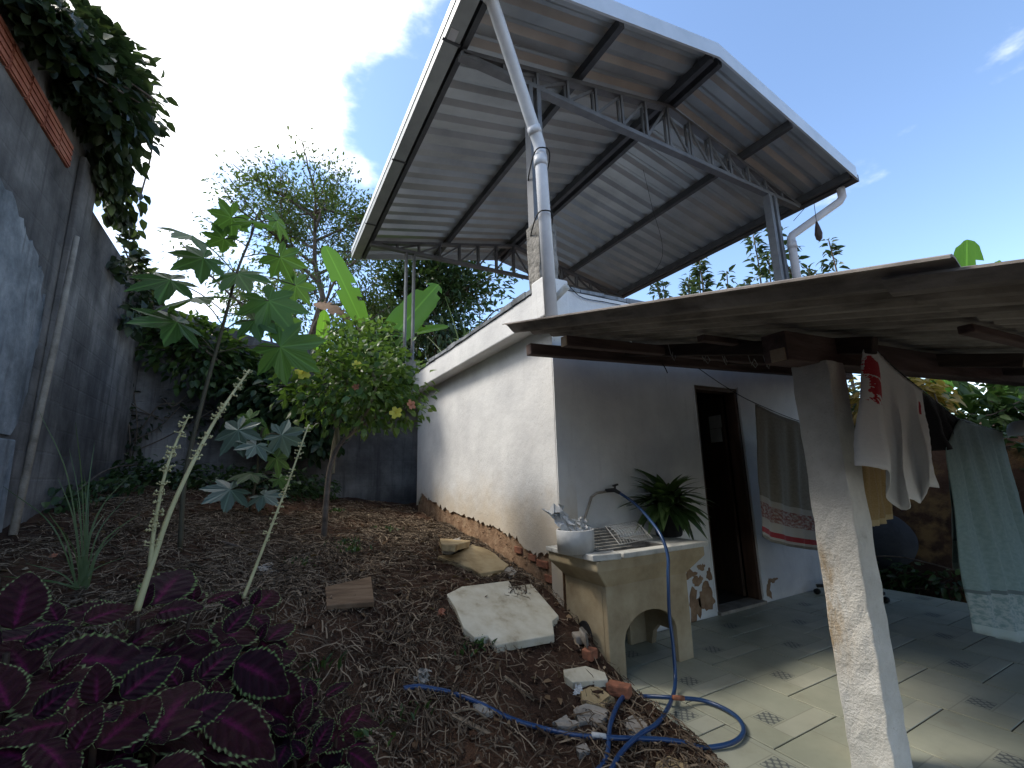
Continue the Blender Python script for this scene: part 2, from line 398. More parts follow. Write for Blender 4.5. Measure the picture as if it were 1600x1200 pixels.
def fibro():
    t = NT('mossy_fibre_cement'); v = t.world(); f = t.noise(v, 2.4, 8, .66); st = t.noise(t.world((8, 1.2, 3)), 2.0, 6, .6)
    c = t.ramp(f, [(.3, (.12, .107, .098)), (.52, (.26, .235, .215)), (.72, (.39, .36, .335))])
    c = t.mix(t.math('MULTIPLY', t.step(st, .5, .7), .5), c, (.045, .038, .034))
    return t.bsdf(c, .95, t.bump(t.noise(v, 50, 5, .6), .35, .006), 0, .15)
M['fibro'] = fibro()
def postmat():
    t = NT('roughcast_white_post'); v = t.world(); f = t.noise(v, 5, 7, .65)
    c = t.ramp(f, [(.3, (.48, .47, .44)), (.6, (.63, .62, .59)), (.8, (.70, .69, .66))])
    s = t.n('ShaderNodeSeparateXYZ'); t.set(s, 0, v)
    # ochre rust run down the far left edge
    run = t.math('MULTIPLY', t.step(s.outputs[1], 1.20, 1.335), t.math('MULTIPLY', t.step(s.outputs[2], .30, .6), t.step(s.outputs[2], 1.05, .85)))
    run = t.math('MULTIPLY', run, t.step(t.noise(t.world((9, 9, 2.2)), 2, 6, .7), .36, .62))
    c = t.mix(t.math('MULTIPLY', run, .85), c, (.30, .18, .05))
    c = t.mix(t.math('MULTIPLY', t.step(t.noise(v, 60, 3, .6), .62, .72), .35), c, (.30, .26, .22))
    h = t.math('ADD', t.noise(v, 26, 6, .65), t.math('MULTIPLY', t.noise(v, 110, 4, .6), .5))
    return t.bsdf(c, .95, t.bump(h, .9, .012), 0, .15)
M['post'] = postmat()
M['sink'] = simple('ochre_concrete_tank', [(.25, .19, .115), (.36, .29, .185), (.44, .37, .25)], 4, .85, .4, 40, .006)
M['sinktop'] = simple('worn_pale_rim', [(.33, .32, .29), (.50, .50, .47), (.60, .60, .57)], 8, .7, .3, 50)
M['door'] = simple('dark_brown_door', [(.03, .019, .015), (.06, .037, .027)], 5, .55, .3, 30, stretch=(4, 4, .4))
M['frame'] = simple('brown_door_frame', [(.055, .030, .020), (.10, .057, .038)], 5, .6, .3, 30, stretch=(4, 4, .4))
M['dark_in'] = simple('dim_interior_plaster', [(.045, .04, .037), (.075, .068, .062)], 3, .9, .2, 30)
M['paleglass'] = simple('frosted_pane', [(.40, .42, .43), (.50, .52, .53)], 5, .4, 0)
M['slabstone'] = simple('cream_marble_offcut', [(.30, .25, .17), (.49, .44, .33), (.56, .52, .41), (.61, .57, .47)], 7, .7, .4, 40, .006)
M['ystone'] = simple('yellow_sandstone', [(.22, .15, .075), (.37, .275, .145), (.46, .36, .21)], 6, .85, .5, 30, .006)
M['gstone'] = simple('grey_rubble', [(.17, .15, .125), (.29, .26, .22), (.37, .34, .29)], 8, .95, .8, 25, .012)
M['board'] = simple('weathered_brown_board', [(.075, .045, .026), (.15, .095, .055), (.22, .15, .095)], 5, .9, .4, 25, stretch=(1, 6, 1))
M['stick'] = simple('dry_grey_stick', [(.12, .085, .055), (.26, .20, .135)], 9, .9, .4, 30, stretch=(6, 1, 6))
M['hose'] = simple('blue_pvc_hose', [(.014, .040, .115), (.02, .06, .16)], 6, .3, .05, 40, spec=.5)
M['white_plastic'] = simple('scuffed_white_plastic', [(.46, .46, .45), (.62, .62, .61)], 9, .5, .3, 20, .01, spec=.4)
M['black'] = simple('black_plastic', [(.012, .012, .013), (.025, .025, .026)], 6, .5, .1, 40)
M['wire'] = simple('white_coated_wire', [(.26, .26, .25), (.34, .34, .33)], 6, .5, 0)
M['cable'] = simple('black_cable', [(.012, .012, .012), (.02, .02, .02)], 6, .6, 0)
M['bark'] = simple('grey_brown_bark', [(.05, .038, .030), (.12, .095, .075), (.19, .16, .13)], 9, .95, .6, 30, .01)
M['twig'] = simple('pale_green_twig', [(.12, .10, .06), (.22, .19, .12)], 9, .85, .3, 30)
M['castorstem'] = simple('brown_green_stem', [(.055, .05, .035), (.10, .09, .055)], 9, .7, .2, 30)
M['spike'] = simple('straw_yellow_stalk', [(.36, .33, .16), (.50, .46, .25)], 14, .75, .2, 40)
M['boulder'] = simple('slate_blue_boulder', [(.035, .038, .045), (.06, .064, .072)], 4, .85, .5, 18, .02)
# foliage
M['l_tall'] = leafmat('leaves_tall_tree', (.035, .065, .025), (.075, .12, .038), (.12, .15, .05), .4)
M['l_dark'] = leafmat('leaves_dark_tree', (.020, .042, .018), (.042, .078, .028), (.07, .105, .04), .3)
M['l_vine'] = leafmat('leaves_vine', (.020, .034, .020), (.040, .062, .028), (.07, .10, .04), .3)
M['l_creep'] = leafmat('leaves_creeper', (.025, .05, .018), (.06, .11, .03), (.11, .16, .045), .35)
M['l_hib'] = leafmat('leaves_hibiscus', (.045, .09, .026), (.095, .17, .042), (.20, .27, .075), .35, .36)
M['l_shrub'] = leafmat('leaves_glossy_shrub', (.030, .045, .022), (.05, .085, .035), (.09, .12, .05), .25, .4)
M['l_yellow'] = leafmat('leaves_yellowing', (.16, .13, .035), (.34, .23, .06), (.42, .26, .09), .35)
M['l_ground'] = leafmat('leaves_groundcover', (.020, .045, .016), (.045, .085, .028), (.08, .13, .04), .3)
M['blade'] = leafmat('grass_blades', (.05, .085, .035), (.09, .14, .055), (.16, .19, .09), .3)
M['castor'] = leafmat_obj('castor_leaf', (.055, .115, .032), (.095, .19, .045), .42)
M['castor_b'] = leafmat_obj('castor_leaf_bluish', (.07, .12, .10), (.12, .18, .15), .2, .35)
M['banana'] = leafmat_obj('banana_leaf', (.08, .20, .028), (.14, .30, .04), .45, .35, vein=26)
M['banana_old'] = simple('dry_banana_leaf', [(.10, .06, .04), (.20, .13, .08)], 6, .9, .4, 20)
M['pot_leaf'] = leafmat_obj('lily_leaf', (.030, .062, .020), (.075, .125, .042), .25, .4)
M['petal'] = simple('yellow_petals', [(.70, .62, .06), (.80, .74, .16)], 8, .6, 0, trans=.3)
M['petal2'] = simple('faded_orange_petals', [(.50, .20, .12), (.62, .30, .18)], 8, .6, 0, trans=.3)
def coleus():
    t = NT('coleus_leaf'); uv = t.coord('UV'); s = t.n('ShaderNodeSeparateXYZ'); t.set(s, 0, uv)
    oi = t.n('ShaderNodeObjectInfo'); rn = oi.outputs['Random']
    a = t.math('ABSOLUTE', t.math('SUBTRACT', t.math('MULTIPLY', s.outputs[0], 2.0), 1.0)); v = s.outputs[1]
    nz = t.noise(t.coord('UV', (9, 11, 1)), 2.2, 4, .6)
    body = t.mix(rn, (.011, .0022, .007), (.032, .007, .008))
    body = t.mix(t.math('MULTIPLY', t.step(nz, .4, .7), .5), body, (.014, .004, .010))
    mag = t.math('MULTIPLY', t.step(t.math('ADD', a, t.math('MULTIPLY', nz, .35)), .42, .08), t.math('MULTIPLY', t.step(v, .86, .35), t.step(v, 0.0, .1)))
    body = t.mix(t.math('MULTIPLY', mag, .8), body, (.14, .008, .06))
    vein = t.n('ShaderNodeTexWave'); vein.bands_direction = 'Y'; cmb = t.n('ShaderNodeCombineXYZ')
    t.set(cmb, 1, t.math('SUBTRACT', v, t.math('MULTIPLY', a, .22))); t.set(vein, 'Vector', cmb.outputs[0]); t.set(vein, 'Scale', 2.0)
    body = t.mix(t.math('MULTIPLY', t.math('POWER', vein.outputs['Fac'], 6.0), .12), body, (.09, .015, .045))
    edge = t.step(t.math('ADD', a, t.math('MULTIPLY', nz, .14)), .93, .985)
    bead = t.math('ADD', .55, t.math('MULTIPLY', t.math('SINE', t.math('MULTIPLY', v, 88.0)), .45))
    edge = t.math('MULTIPLY', edge, bead)
    tip = t.math('MULTIPLY', t.step(v, .95, .99), .8)
    col = t.mix(t.math('MAXIMUM', edge, tip), body, t.mix(rn, (.12, .20, .055), (.20, .25, .11)))
    g = t.n('ShaderNodeNewGeometry'); col = t.mix(t.math('MULTIPLY', g.outputs['Backfacing'], .5), col, (.07, .018, .02))
    return t.bsdf(col, .68, t.bump(t.math('ADD', vein.outputs['Fac'], nz), .45, .004), 0, .12, .15, col)
M['coleus'] = coleus()
M['coleus_stem'] = simple('coleus_stem', [(.035, .02, .018), (.07, .045, .03)], 10, .7, .2, 40)
# cloth
def cloth_mat(name, kind):
    t = NT(name); uv = t.coord('UV'); s = t.n('ShaderNodeSeparateXYZ'); t.set(s, 0, uv); u, v = s.outputs[0], s.outputs[1]
    n1 = t.noise(t.coord('UV', (14, 18, 1)), 3, 6, .65); fine = t.noise(t.coord('UV', (120, 160, 1)), 3, 3, .6)
    tr = .15
    if kind == 'beige':
        c = t.ramp(n1, [(.3, (.26, .235, .20)), (.7, (.36, .33, .28))])
        b = t.math('MULTIPLY', t.math('GREATER_THAN', v, .70), t.math('LESS_THAN', v, .98)); c = t.mix(b, c, (.55, .52, .48))
        r = t.math('MULTIPLY', t.math('GREATER_THAN', v, .745), t.math('LESS_THAN', v, .855)); c = t.mix(t.math('MULTIPLY', r, t.step(n1, .35, .6)), c, (.30, .12, .11))
        r2 = t.math('MULTIPLY', t.math('GREATER_THAN', v, .925), t.math('LESS_THAN', v, .962)); c = t.mix(r2, c, (.42, .06, .07))
    elif kind == 'shirt':
        c = t.ramp(n1, [(.3, (.76, .77, .78)), (.7, (.84, .84, .85))])
        nn = t.math('MULTIPLY', t.math('SUBTRACT', t.noise(t.coord('UV', (4, 7, 1)), 4.0, 5, .6), .5), .30)
        uu = t.math('ADD', u, nn); vv = t.math('ADD', v, t.math('MULTIPLY', nn, .25))
        def band(lo, hi, ua, ub): return t.math('MULTIPLY', t.math('MULTIPLY', t.math('GREATER_THAN', vv, lo), t.math('LESS_THAN', vv, hi)), t.math('MULTIPLY', t.math('GREATER_THAN', uu, ua), t.math('LESS_THAN', uu, ub)))
        blob = t.math('MAXIMUM', t.math('MAXIMUM', band(.12, .27, .02, .24), band(.285, .42, .06, .22)), band(.41, .50, .07, .125))
        c = t.mix(blob, c, (.52, .02, .04)); tr = .25
        b2 = t.math('MULTIPLY', t.math('MULTIPLY', t.math('GREATER_THAN', v, .14), t.math('LESS_THAN', v, .27)), t.math('MULTIPLY', t.math('GREATER_THAN', u, .925), t.math('LESS_THAN', u, .955))); c = t.mix(b2, c, (.48, .04, .06))
    elif kind == 'teal':
        c = t.ramp(n1, [(.3, (.20, .29, .28)), (.7, (.29, .38, .37))])
        b = t.math('GREATER_THAN', v, .955); c = t.mix(b, c, (.44, .52, .50))
        b3 = t.math('MULTIPLY', t.math('GREATER_THAN', v, .80), t.math('LESS_THAN', v, .955)); c = t.mix(t.math('MULTIPLY', b3, t.step(n1, .4, .6)), c, (.40, .46, .45))
        b4 = t.math('MULTIPLY', t.math('GREATER_THAN', v, .783), t.math('LESS_THAN', v, .80)); c = t.mix(b4, c, (.14, .18, .18)); tr = .2
    elif kind == 'ochre':
        c = t.ramp(n1, [(.3, (.30, .20, .09)), (.7, (.42, .30, .15))])
        c = t.mix(t.math('GREATER_THAN', v, .93), c, (.48, .38, .22))
    elif kind == 'dark':
        c = t.ramp(n1, [(.3, (.012, .012, .015)), (.7, (.028, .027, .032))]); tr = None
    else:
        c = t.ramp(n1, [(.3, (.60, .62, .64)), (.7, (.70, .72, .74))])
    return t.bsdf(c, .9, t.bump(fine, .5, .004), 0, .1, tr, c, .2)
for k in ('beige', 'shirt', 'teal', 'ochre', 'dark', 'cap'): M['c_'+k] = cloth_mat('cloth_'+k, k)

# ================================================================== SETTING
# ground: one sheet, fine in the yard, coarse outward
xs = np.unique(np.concatenate([np.linspace(-200, -6, 22), np.linspace(-6, -1.6, 14), np.arange(-1.6, 2.2, .05), np.linspace(2.2, 6.2, 12), np.arange(6.2, 8.2, .08), np.linspace(8.2, 16, 20), np.linspace(16, 220, 22)]))
ys = np.unique(np.concatenate([np.linspace(-200, -6, 20), np.linspace(-6, -.5, 12), np.arange(-.5, 8.2, .05), np.linspace(8.2, 16, 20), np.linspace(16, 220, 22)]))
X, Y = np.meshgrid(xs, ys, indexing='ij'); Z = gh(X, Y)
Z = Z + np.where((X > -1.6) & (X < 8) & (Y < 8) & (Y > -1), rng.normal(0, .006, X.shape), 0)*(Z > -.1)
nx, ny = X.shape; I = np.arange(nx*ny).reshape(nx, ny)
F = np.stack([I[:-1, :-1], I[1:, :-1], I[1:, 1:], I[:-1, 1:]], -1).reshape(-1, 4)
gme = arr_mesh('ground', np.stack([X, Y, Z], -1).reshape(-1, 3), F, mat=M['soil'], smooth=True)
go = bpy.data.objects.new('ground', gme); COL.objects.link(go); go['kind'] = 'structure'

# tiled patio: grout bed with every tile its own piece
PX1, PY0, PY1 = 6.12, -1.6, 3.08
pb = MB().box((1.93, PY0, -.13), (PX1, PY1-.003, -.006))
patio = solo('patio', pb, M['grout'], kind='structure', loc=(1.93, PY0, -.13))
TX, TY = .575, .53
def tile_mesh(wd, dp):
    mb = MB(); g = .004; bv = .003
    a = [(g, g), (wd-g, g), (wd-g, dp-g), (g, dp-g)]; b = [(g+bv, g+bv), (wd-g-bv, g+bv), (wd-g-bv, dp-g-bv), (g+bv, dp-g-bv)]
    mb.add([(x, y, -.006) for x, y in a] + [(x, y, 0.0) for x, y in a] + [(x, y, .002) for x, y in b],
           [(0,1,5,4),(1,2,6,5),(2,3,7,6),(3,0,4,7),(4,5,9,8),(5,6,10,9),(6,7,11,10),(7,4,8,11),(8,9,10,11)])
    me = mesh_of(mb, 'tile'); me.materials.append(M['tile']); return me
tcache = {}
for i in range(-1, 7):
    x0 = 2.295 + i*TX; off = 1.59 if i % 2 == 0 else 1.59+TY/2
    xa, xb = max(x0, 1.94), min(x0+TX, PX1)
    if xb-xa < .05: continue
    for j in range(-7, 4):
        y0 = off + j*TY; ya, yb = max(y0, PY0), min(y0+TY, PY1-.005)
        if yb-ya < .04: continue
        key = (round(xb-xa, 3), round(yb-ya, 3))
        if key not in tcache: tcache[key] = tile_mesh(*key)
        o = bpy.data.objects.new('tile', tcache[key]); COL.objects.link(o); o.parent = patio
        o.location = Vector((xa-1.93, ya-PY0, .13-.002+rng.uniform(-.0005, .0005)))
        o.rotation_euler = (rng.normal(0, .0004), rng.normal(0, .0004), 0)

# ================================================================== WHITE OUTBUILDING
HX0, HX1, HY0, HY1, HT = 2.12, 5.95, 3.08, 6.85, 2.60
house = thing('outbuilding', ((HX0+HX1)/2, (HY0+HY1)/2, 0), 'low whitewashed outbuilding with flat concrete slab roof and brown doorway', 'building')
def ragged(pts, n, amp, seed):
    """subdivide a polyline and jitter it across"""
    r = np.random.default_rng(seed); out = []
    for (a, b) in zip(pts[:-1], pts[1:]):
        for k in range(n):
            t = k/n; out.append((a[0]+(b[0]-a[0])*t + r.normal(0, amp*.3), a[1]+(b[1]-a[1])*t + abs(r.normal(0, amp))*r.choice([-.5, 1, .3])))
    out.append(pts[-1]); return out
# side wall: adobe core with a plaster skin that ends in a ragged line above the soil
part('side_wall_core', MB().box((HX0+.022, HY0+.02, -.2), (HX0+.16, HY1, HT-.004)), M['adobe'], house, label='exposed brown adobe showing under peeled plaster')
edge = ragged([(HY0-.0, .66), (3.3, .70), (3.55, .66), (3.85, .76), (4.1, .80), (4.4, .84), (4.8, .86), (5.3, .90), (5.8, .93), (6.3, 1.02), (6.6, 1.10), (6.75, .98), (HY1, .92)], 9, .022, 3)
def skin(name, edge, top, xpos, thick, mat, parent):
    mb = MB(); n = len(edge); rows = 7
    vs = []
    for (y, zb) in edge:
        for r in range(rows): vs.append((xpos, y, zb + (top-zb)*r/(rows-1)))
    for (y, zb) in edge: vs.append((xpos+thick, y, zb+.004))
    fs = []
    for i in range(n-1):
        for r in range(rows-1): fs.append((i*rows+r, i*rows+r+1, (i+1)*rows+r+1, (i+1)*rows+r))
        fs.append((i*rows, (i+1)*rows, n*rows+i+1, n*rows+i))
    return part(name, mb.add(vs, fs), mat, parent)
skin('side_wall_plaster', edge, HT, HX0, .024, M['white'], house)
# front wall with door opening
DX0, DX1, DZ1 = 3.86, 4.57, 2.20
fw = MB()
fw.box((HX0+.003, HY0, -.1), (DX0, HY0+.15, HT-.002)); fw.box((DX1, HY0, -.1), (HX1, HY0+.15, HT-.002)); fw.box((DX0, HY0, DZ1), (DX1, HY0+.15, HT-.002))
part('front_wall', fw, M['white'], house)
ow = MB(); ow.box((HX1-.15, HY0+.151, -.1), (HX1, HY1, HT-.002)); ow.box((HX0+.161, HY1-.15, -.1), (HX1-.151, HY1, HT-.002))
part('rear_wall', ow, M['white'], house)
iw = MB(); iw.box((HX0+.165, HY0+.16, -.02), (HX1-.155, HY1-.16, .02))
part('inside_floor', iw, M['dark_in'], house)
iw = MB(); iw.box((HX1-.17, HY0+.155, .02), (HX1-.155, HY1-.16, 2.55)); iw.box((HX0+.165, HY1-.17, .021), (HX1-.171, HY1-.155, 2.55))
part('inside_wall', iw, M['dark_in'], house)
# peeled plaster patches by the door and by the tank
def patch(pts, name='peeled_patch', thick=.004, mat='adobe'):
    n = len(pts); c = np.mean(pts, 0)
    vs = [(x, HY0-thick, z) for x, z in pts] + [(x, HY0+.001, z) for x, z in pts]
    part(name, MB().add(vs, [tuple(range(n))] + [(i, (i+1) % n, (i+1) % n+n, i+n) for i in range(n)]), M[mat], house)
def blob(cx, cz, rx, rz, seed, n=22):
    r = np.random.default_rng(seed); a = np.linspace(0, 2*math.pi, n, endpoint=False)
    q = 1 + .35*r.normal(0, .5, n) + .25*np.sin(3*a+r.uniform(0, 6)); return [(cx+rx*q[i]*math.cos(a[i]), cz+rz*q[i]*math.sin(a[i])) for i in range(n)]
for i, (cx, cz, rx, rz) in enumerate([(3.72, .17, .10, .13), (3.56, .14, .07, .14), (3.64, .33, .07, .045), (3.70, .44, .05, .03), (3.54, .40, .07, .04), (3.80, .36, .035, .05), (4.68, .10, .035, .09), (4.76, .19, .07, .022)]):
    patch(blob(cx, cz, rx, rz, 20+i))
# the left foot of the front wall has lost its plaster too
patch([(HX0+.003, .02), (2.5, .02), (2.5, .30), (2.42, .42), (2.33, .38), (2.28, .52), (2.2, .50), (2.15, .63), (HX0+.003, .66)], thick=.005)
# bricks showing in the broken foot of the wall
for (yy, zz, ln) in ((3.30, .60, .17), (3.48, .63, .12), (3.2, .5, .15), (3.72, .66, .13)):
    part('brick', MB().box((HX0+.004, yy, zz-.03), (HX0+.05, yy+ln, zz+.028)), M['brick'], house, bevel=.006)
# lumps of crumbling adobe along the break
lump = MB()
for i in range(70):
    y = rng.uniform(3.1, 6.7); zt = np.interp(y, [e[0] for e in edge], [e[1] for e in edge]); zb = gh(2.0, y)
    z = rng.uniform(zb-.02, max(zb, zt-.03)); s = rng.uniform(.010, .026); c = np.array((HX0+.026, y, z))
    vs = unit(rng.normal(0, 1, (8, 3)) + np.array([(sx, sy, sz) for sx in (-1, 1) for sy in (-1, 1) for sz in (-1, 1)])*1.2)*s*np.array((.7, 1.5, 1))
    lump.add(vs+c, [(0,1,3,2),(4,6,7,5),(0,4,5,1),(2,3,7,6),(0,2,6,4),(1,5,7,3)])
part('crumbled_adobe', lump, M['adobe'], house, kind='stuff')
# slab roof with a low ragged kerb
slab = MB().box((1.95, 2.90, HT), (6.1, 7.0, 2.86))
part('roof_slab', slab, M['white'], house, bevel=.012)
kb = MB()
def kerb(p, q, n, seed, wd=.10):
    r = np.random.default_rng(seed); p = np.array(p, float); q = np.array(q, float)
    for k in range(n):
        a = p+(q-p)*k/n; b = p+(q-p)*(k+.97)/n; h = r.uniform(.025, .055)
        kb.bar(a+(0, 0, h/2), b+(0, 0, h/2+r.normal(0, .004)), wd*r.uniform(.9, 1.1), h)
kerb((1.985, 2.96, 2.861), (1.985, 6.98, 2.861), 17, 1); kerb((2.05, 2.945, 2.861), (6.05, 2.945, 2.861), 15, 2)
part('roof_kerb', kb, M['oldplaster'], house)
# corner block under the concrete stub, its underside broken to brick
part('corner_block', MB().box((1.925, 2.875, HT-.01), (2.17, 3.07, 2.935)), M['white'], house, bevel=.012)
part('broken_corner', MB().box((1.96, 2.90, HT-.055), (2.16, 3.06, HT-.011)), M['adobe'], house)
# spout pipe
part('spout', MB().tube([(2.00, 2.95, 2.70), (2.045, 2.72, 2.80)], .028, 10), M['sinktop'], house, smooth=True)
# doorway
dr = thing('door', (DX1, HY0+.1, 0), 'dark brown wooden door standing open inside the outbuilding doorway', 'door')
fr = MB(); fr.box((DX0, HY0+.012, .03), (DX0+.045, HY0+.14, DZ1-.045)); fr.box((DX1-.045, HY0+.012, .03), (DX1, HY0+.14, DZ1-.045)); fr.box((DX0, HY0+.012, DZ1-.045), (DX1, HY0+.14, DZ1))
part('door_frame', fr, M['frame'], house, bevel=.004)
part('door_trim', MB().box((DX0-.018, HY0-.008, .03), (DX0-.001, HY0+.05, DZ1+.02)).box((DX1+.001, HY0-.008, .06), (DX1+.018, HY0+.05, DZ1+.02)), M['white'], house)
part('threshold', MB().box((DX0, HY0-.04, -.02), (DX1, HY0+.15, .028)), M['gstone'], house, bevel=.006)
lf = MB(); lf.bar((DX1-.06, HY0+.16, 1.09), (DX1+.06, HY0+.80, 1.09), .035, 2.1)
leaf = part('door_leaf', lf, M['door'], dr, bevel=.004)
part('door_knob', MB().lathe([(0, -.03), (.022, -.028), (.028, 0), (.022, .028), (0, .03)], (DX1-.02, HY0+.72, 1.0), 12), M['steel'], dr, smooth=True)
for k, (pa, pb_) in enumerate((((1106, 651), (1130, 668)), ((1108, 671), (1131, 690)))):
    a_ = atX(*pa, DX1-.055); b_ = atX(*pb_, DX1-.055); xq = lambda y: DX1-.06+.12*(y-HY0-.16)/.64-.021
    ya_, yb_ = sorted((a_[1], b_[1])); z0_, z1_ = sorted((a_[2], b_[2]))
    part('pane', MB().add([(xq(ya_), ya_, z0_), (xq(yb_), yb_, z0_), (xq(yb_), yb_, z1_), (xq(ya_), ya_, z1_), (xq(ya_)-.004, ya_, z0_), (xq(yb_)-.004, yb_, z0_), (xq(yb_)-.004, yb_, z1_), (xq(ya_)-.004, ya_, z1_)], [(0,1,2,3),(4,7,6,5),(0,4,5,1),(1,5,6,2),(2,6,7,3),(3,7,4,0)]), M['paleglass'], leaf)

# ================================================================== METAL CANOPY ON THE SLAB
canopy = thing('metal_canopy', (3.95, 5.0, 2.9), 'tall grey metal gable canopy with corrugated sheets standing on the slab roof', 'canopy')
RX0, RXC, RX1, RY0, RY1 = 1.28, 3.97, 6.62, 2.42, 7.55
ZE, ZR = 5.11, 5.68
def slope_z(x): return ZE + (ZR-ZE)*((x-RX0)/(RXC-RX0) if x < RXC else (RX1-x)/(RX1-RXC))
def sheet(xa, xb, ya, yb):
    mb = MB(); pitch = .235; h = .050; prof = []
    y = ya
    while y < yb-.001:
        for (d, z) in ((0, 0), (.098, 0), (.150, h), (.184, h), (.234, 0)):
            if y+d <= yb+.001: prof.append((y+d, z))
        y += pitch
    if prof[-1][0] < yb-.002: prof.append((yb, 0))
    n = len(prof); vs = []
    for t in (0, 1):
        x = xa+(xb-xa)*t
        for (yy, zz) in prof: vs.append((x, yy, slope_z(x)+.040+zz))
    for t in (0, 1):
        x = xa+(xb-xa)*t
        for (yy, zz) in prof: vs.append((x, yy, slope_z(x)+.0412+zz))
    fs = [(i, i+1, n+i+1, n+i) for i in range(n-1)] + [(2*n+i, 3*n+i, 3*n+i+1, 2*n+i+1) for i in range(n-1)]
    return mb.add(vs, fs)
ncol = 5; dy = (RY1-RY0)/ncol
dy = .98
for k in range(6):
    ya = RY0+.01+k*.98; yb = min(ya+.98, RY1)
    if yb-ya < .1: continue
    part('roof_sheet', sheet(RX0-.04, RXC-.002, ya, yb), M['galv'], canopy)
    part('roof_sheet', sheet(RX1+.04, RXC+.002, ya, yb), M['galv'], canopy)
for x, wd, ht in ((RX0+.05, .05, .10), (2.62, .06, .10), (RXC-.07, .06, .11), (RXC+.07, .06, .11), (5.30, .06, .10), (RX1-.05, .05, .10)):
    z = slope_z(x)-.012; part('purlin', MB().bar((x, RY0+.03, z), (x, RY1-.02, z), wd, ht), M['darksteel'], canopy)
# bright screw heads and light through the rib ends are real gaps at the eaves; ridge cap
rc = MB().add([(RXC-.25, RY0, slope_z(RXC-.25)+.092), (RXC, RY0, ZR+.105), (RXC+.25, RY0, slope_z(RXC+.25)+.092), (RXC-.25, RY1, slope_z(RXC-.25)+.092), (RXC, RY1, ZR+.105), (RXC+.25, RY1, slope_z(RXC+.25)+.092)], [(0,1,4,3),(1,2,5,4)])
part('ridge_cap', rc, M['flash'], canopy)
# barge flashing on both gables
def barge(y):
    for (xa, xb) in ((RX0-.06, RXC), (RX1+.03, RXC)):
        za, zb = slope_z(xa), slope_z(xb); s = .022
        vs = []
        for (x, z) in ((xa, za), (xb, zb)):
            vs += [(x, y, z-.055), (x, y, z+.125), (x, y+s, z+.125), (x, y+s, z-.055)]
        part('barge_board', MB().add(vs, [(0,1,5,4),(1,2,6,5),(2,3,7,6),(3,0,4,7),(0,3,2,1),(4,5,6,7)]), M['flash'], canopy)
barge(RY0-.022); barge(RY1)
# gutters
def gutter(x0, x1, z0, z1):
    t = .006; mb = MB()
    mb.box((x0, RY0, z0), (x1, RY1, z0+t)); mb.box((x0, RY0, z0+t), (x0+t, RY1, z1)); mb.box((x1-t, RY0, z0+t), (x1, RY1, z1-.02))
    for y in (RY0+.0, RY1-t): mb.box((x0+t, y, z0+t), (x1-t, y+t, z1-.025))
    return mb
part('gutter', gutter(RX0-.15, RX0-.012, ZE-.075, ZE+.075), M['gutter'], canopy)
part('gutter', gutter(RX1+.012, RX1+.12, ZE-.06, ZE+.06), M['darksteel'], canopy)
part('eave_trim', MB().box((RX0-.158, RY0-.02, ZE+.02), (RX0-.152, RY1, ZE+.11)), M['flash'], canopy)
for y in (3.05, 4.75, 6.3): part('gutter_strap', MB().box((RX0-.165, y, ZE-.085), (RX0-.0, y+.025, ZE-.077)), M['darksteel'], canopy)
part('white_label', MB().box((RX0-.13, RY0+.52, ZE-.079), (RX0-.06, RY0+.64, ZE-.0765)), M['pvc'], canopy)
def truss(y, n=12):
    zb = 5.0
    ch = MB().bar((RX0+.02, y, zb), (RX1-.1, y, zb), .08, .05)
    root = part('bottom_chord', ch, M['steel'], canopy)
    ztop = lambda x: slope_z(x)-.095
    for (xa, xb) in ((RX0+.04, RXC), (RX1-.06, RXC)):
        part('top_chord', MB().bar((xa, y, ztop(xa)), (xb, y, ztop(xb)), .08, .045), M['steel'], canopy)
    xs_ = [RX0+.45+i*(RX1-RX0-.95)/n for i in range(n+1)]
    for i, x in enumerate(xs_):
        if ztop(x)-zb > .06:
            for s in (-.03, .03): part('web_post', MB().bar((x, y+s, zb+.02), (x, y+s, ztop(x)-.015), .028, .02, up=(0, 1, 0)), M['steel'], root)
        if i < n:
            x2 = xs_[i+1]
            a, b = ((x, zb+.02), (x2, ztop(x2)-.02)) if x2 <= RXC+.01 else ((x, ztop(x)-.02), (x2, zb+.02))
            part('web_diagonal', MB().bar((a[0], y, a[1]), (b[0], y, b[1]), .022, .03), M['steel'], root)
truss(3.12); truss(6.85)
def steelpost(x, y, z0, z1, w1=.05, gap=.055, dx=True):
    for s in (-1, 1):
        c = (x+s*gap, y) if dx else (x, y+s*gap)
        part('steel_post', MB().box((c[0]-w1/2, c[1]-.05, z0), (c[0]+w1/2, c[1]+.05, z1)), M['steel'], canopy, bevel=.004)
steelpost(2.05, 3.12, 3.40, 4.98, .045, .045); steelpost(5.86, 3.12, 2.88, 4.98, .06, .06); steelpost(1.95, 6.85, 3.12, 4.98, .03, .065)
steelpost(5.86, 6.85, 2.88, 4.98, .05, .06)
stub = MB()
r8 = np.random.default_rng(5)
prev = None; vs = []; fs = []
lv = np.linspace(2.925, 3.50, 7)
for z in lv:
    for (sx, sy) in ((-1, -1), (1, -1), (1, 1), (-1, 1)): vs.append((2.05+sx*.095+r8.normal(0, .006), 3.06+sy*.10+r8.normal(0, .006), z+r8.normal(0, .008)))
for i in range(6):
    for k in range(4): fs.append((i*4+k, i*4+(k+1) % 4, (i+1)*4+(k+1) % 4, (i+1)*4+k))
fs.append((24, 25, 26, 27))
part('concrete_stub', MB().add(vs, fs), M['concrete'], canopy, bevel=.006)
part('concrete_stub', MB().box((1.87, 6.75, 2.885), (2.05, 6.95, 3.14)), M['concrete'], canopy, bevel=.01)

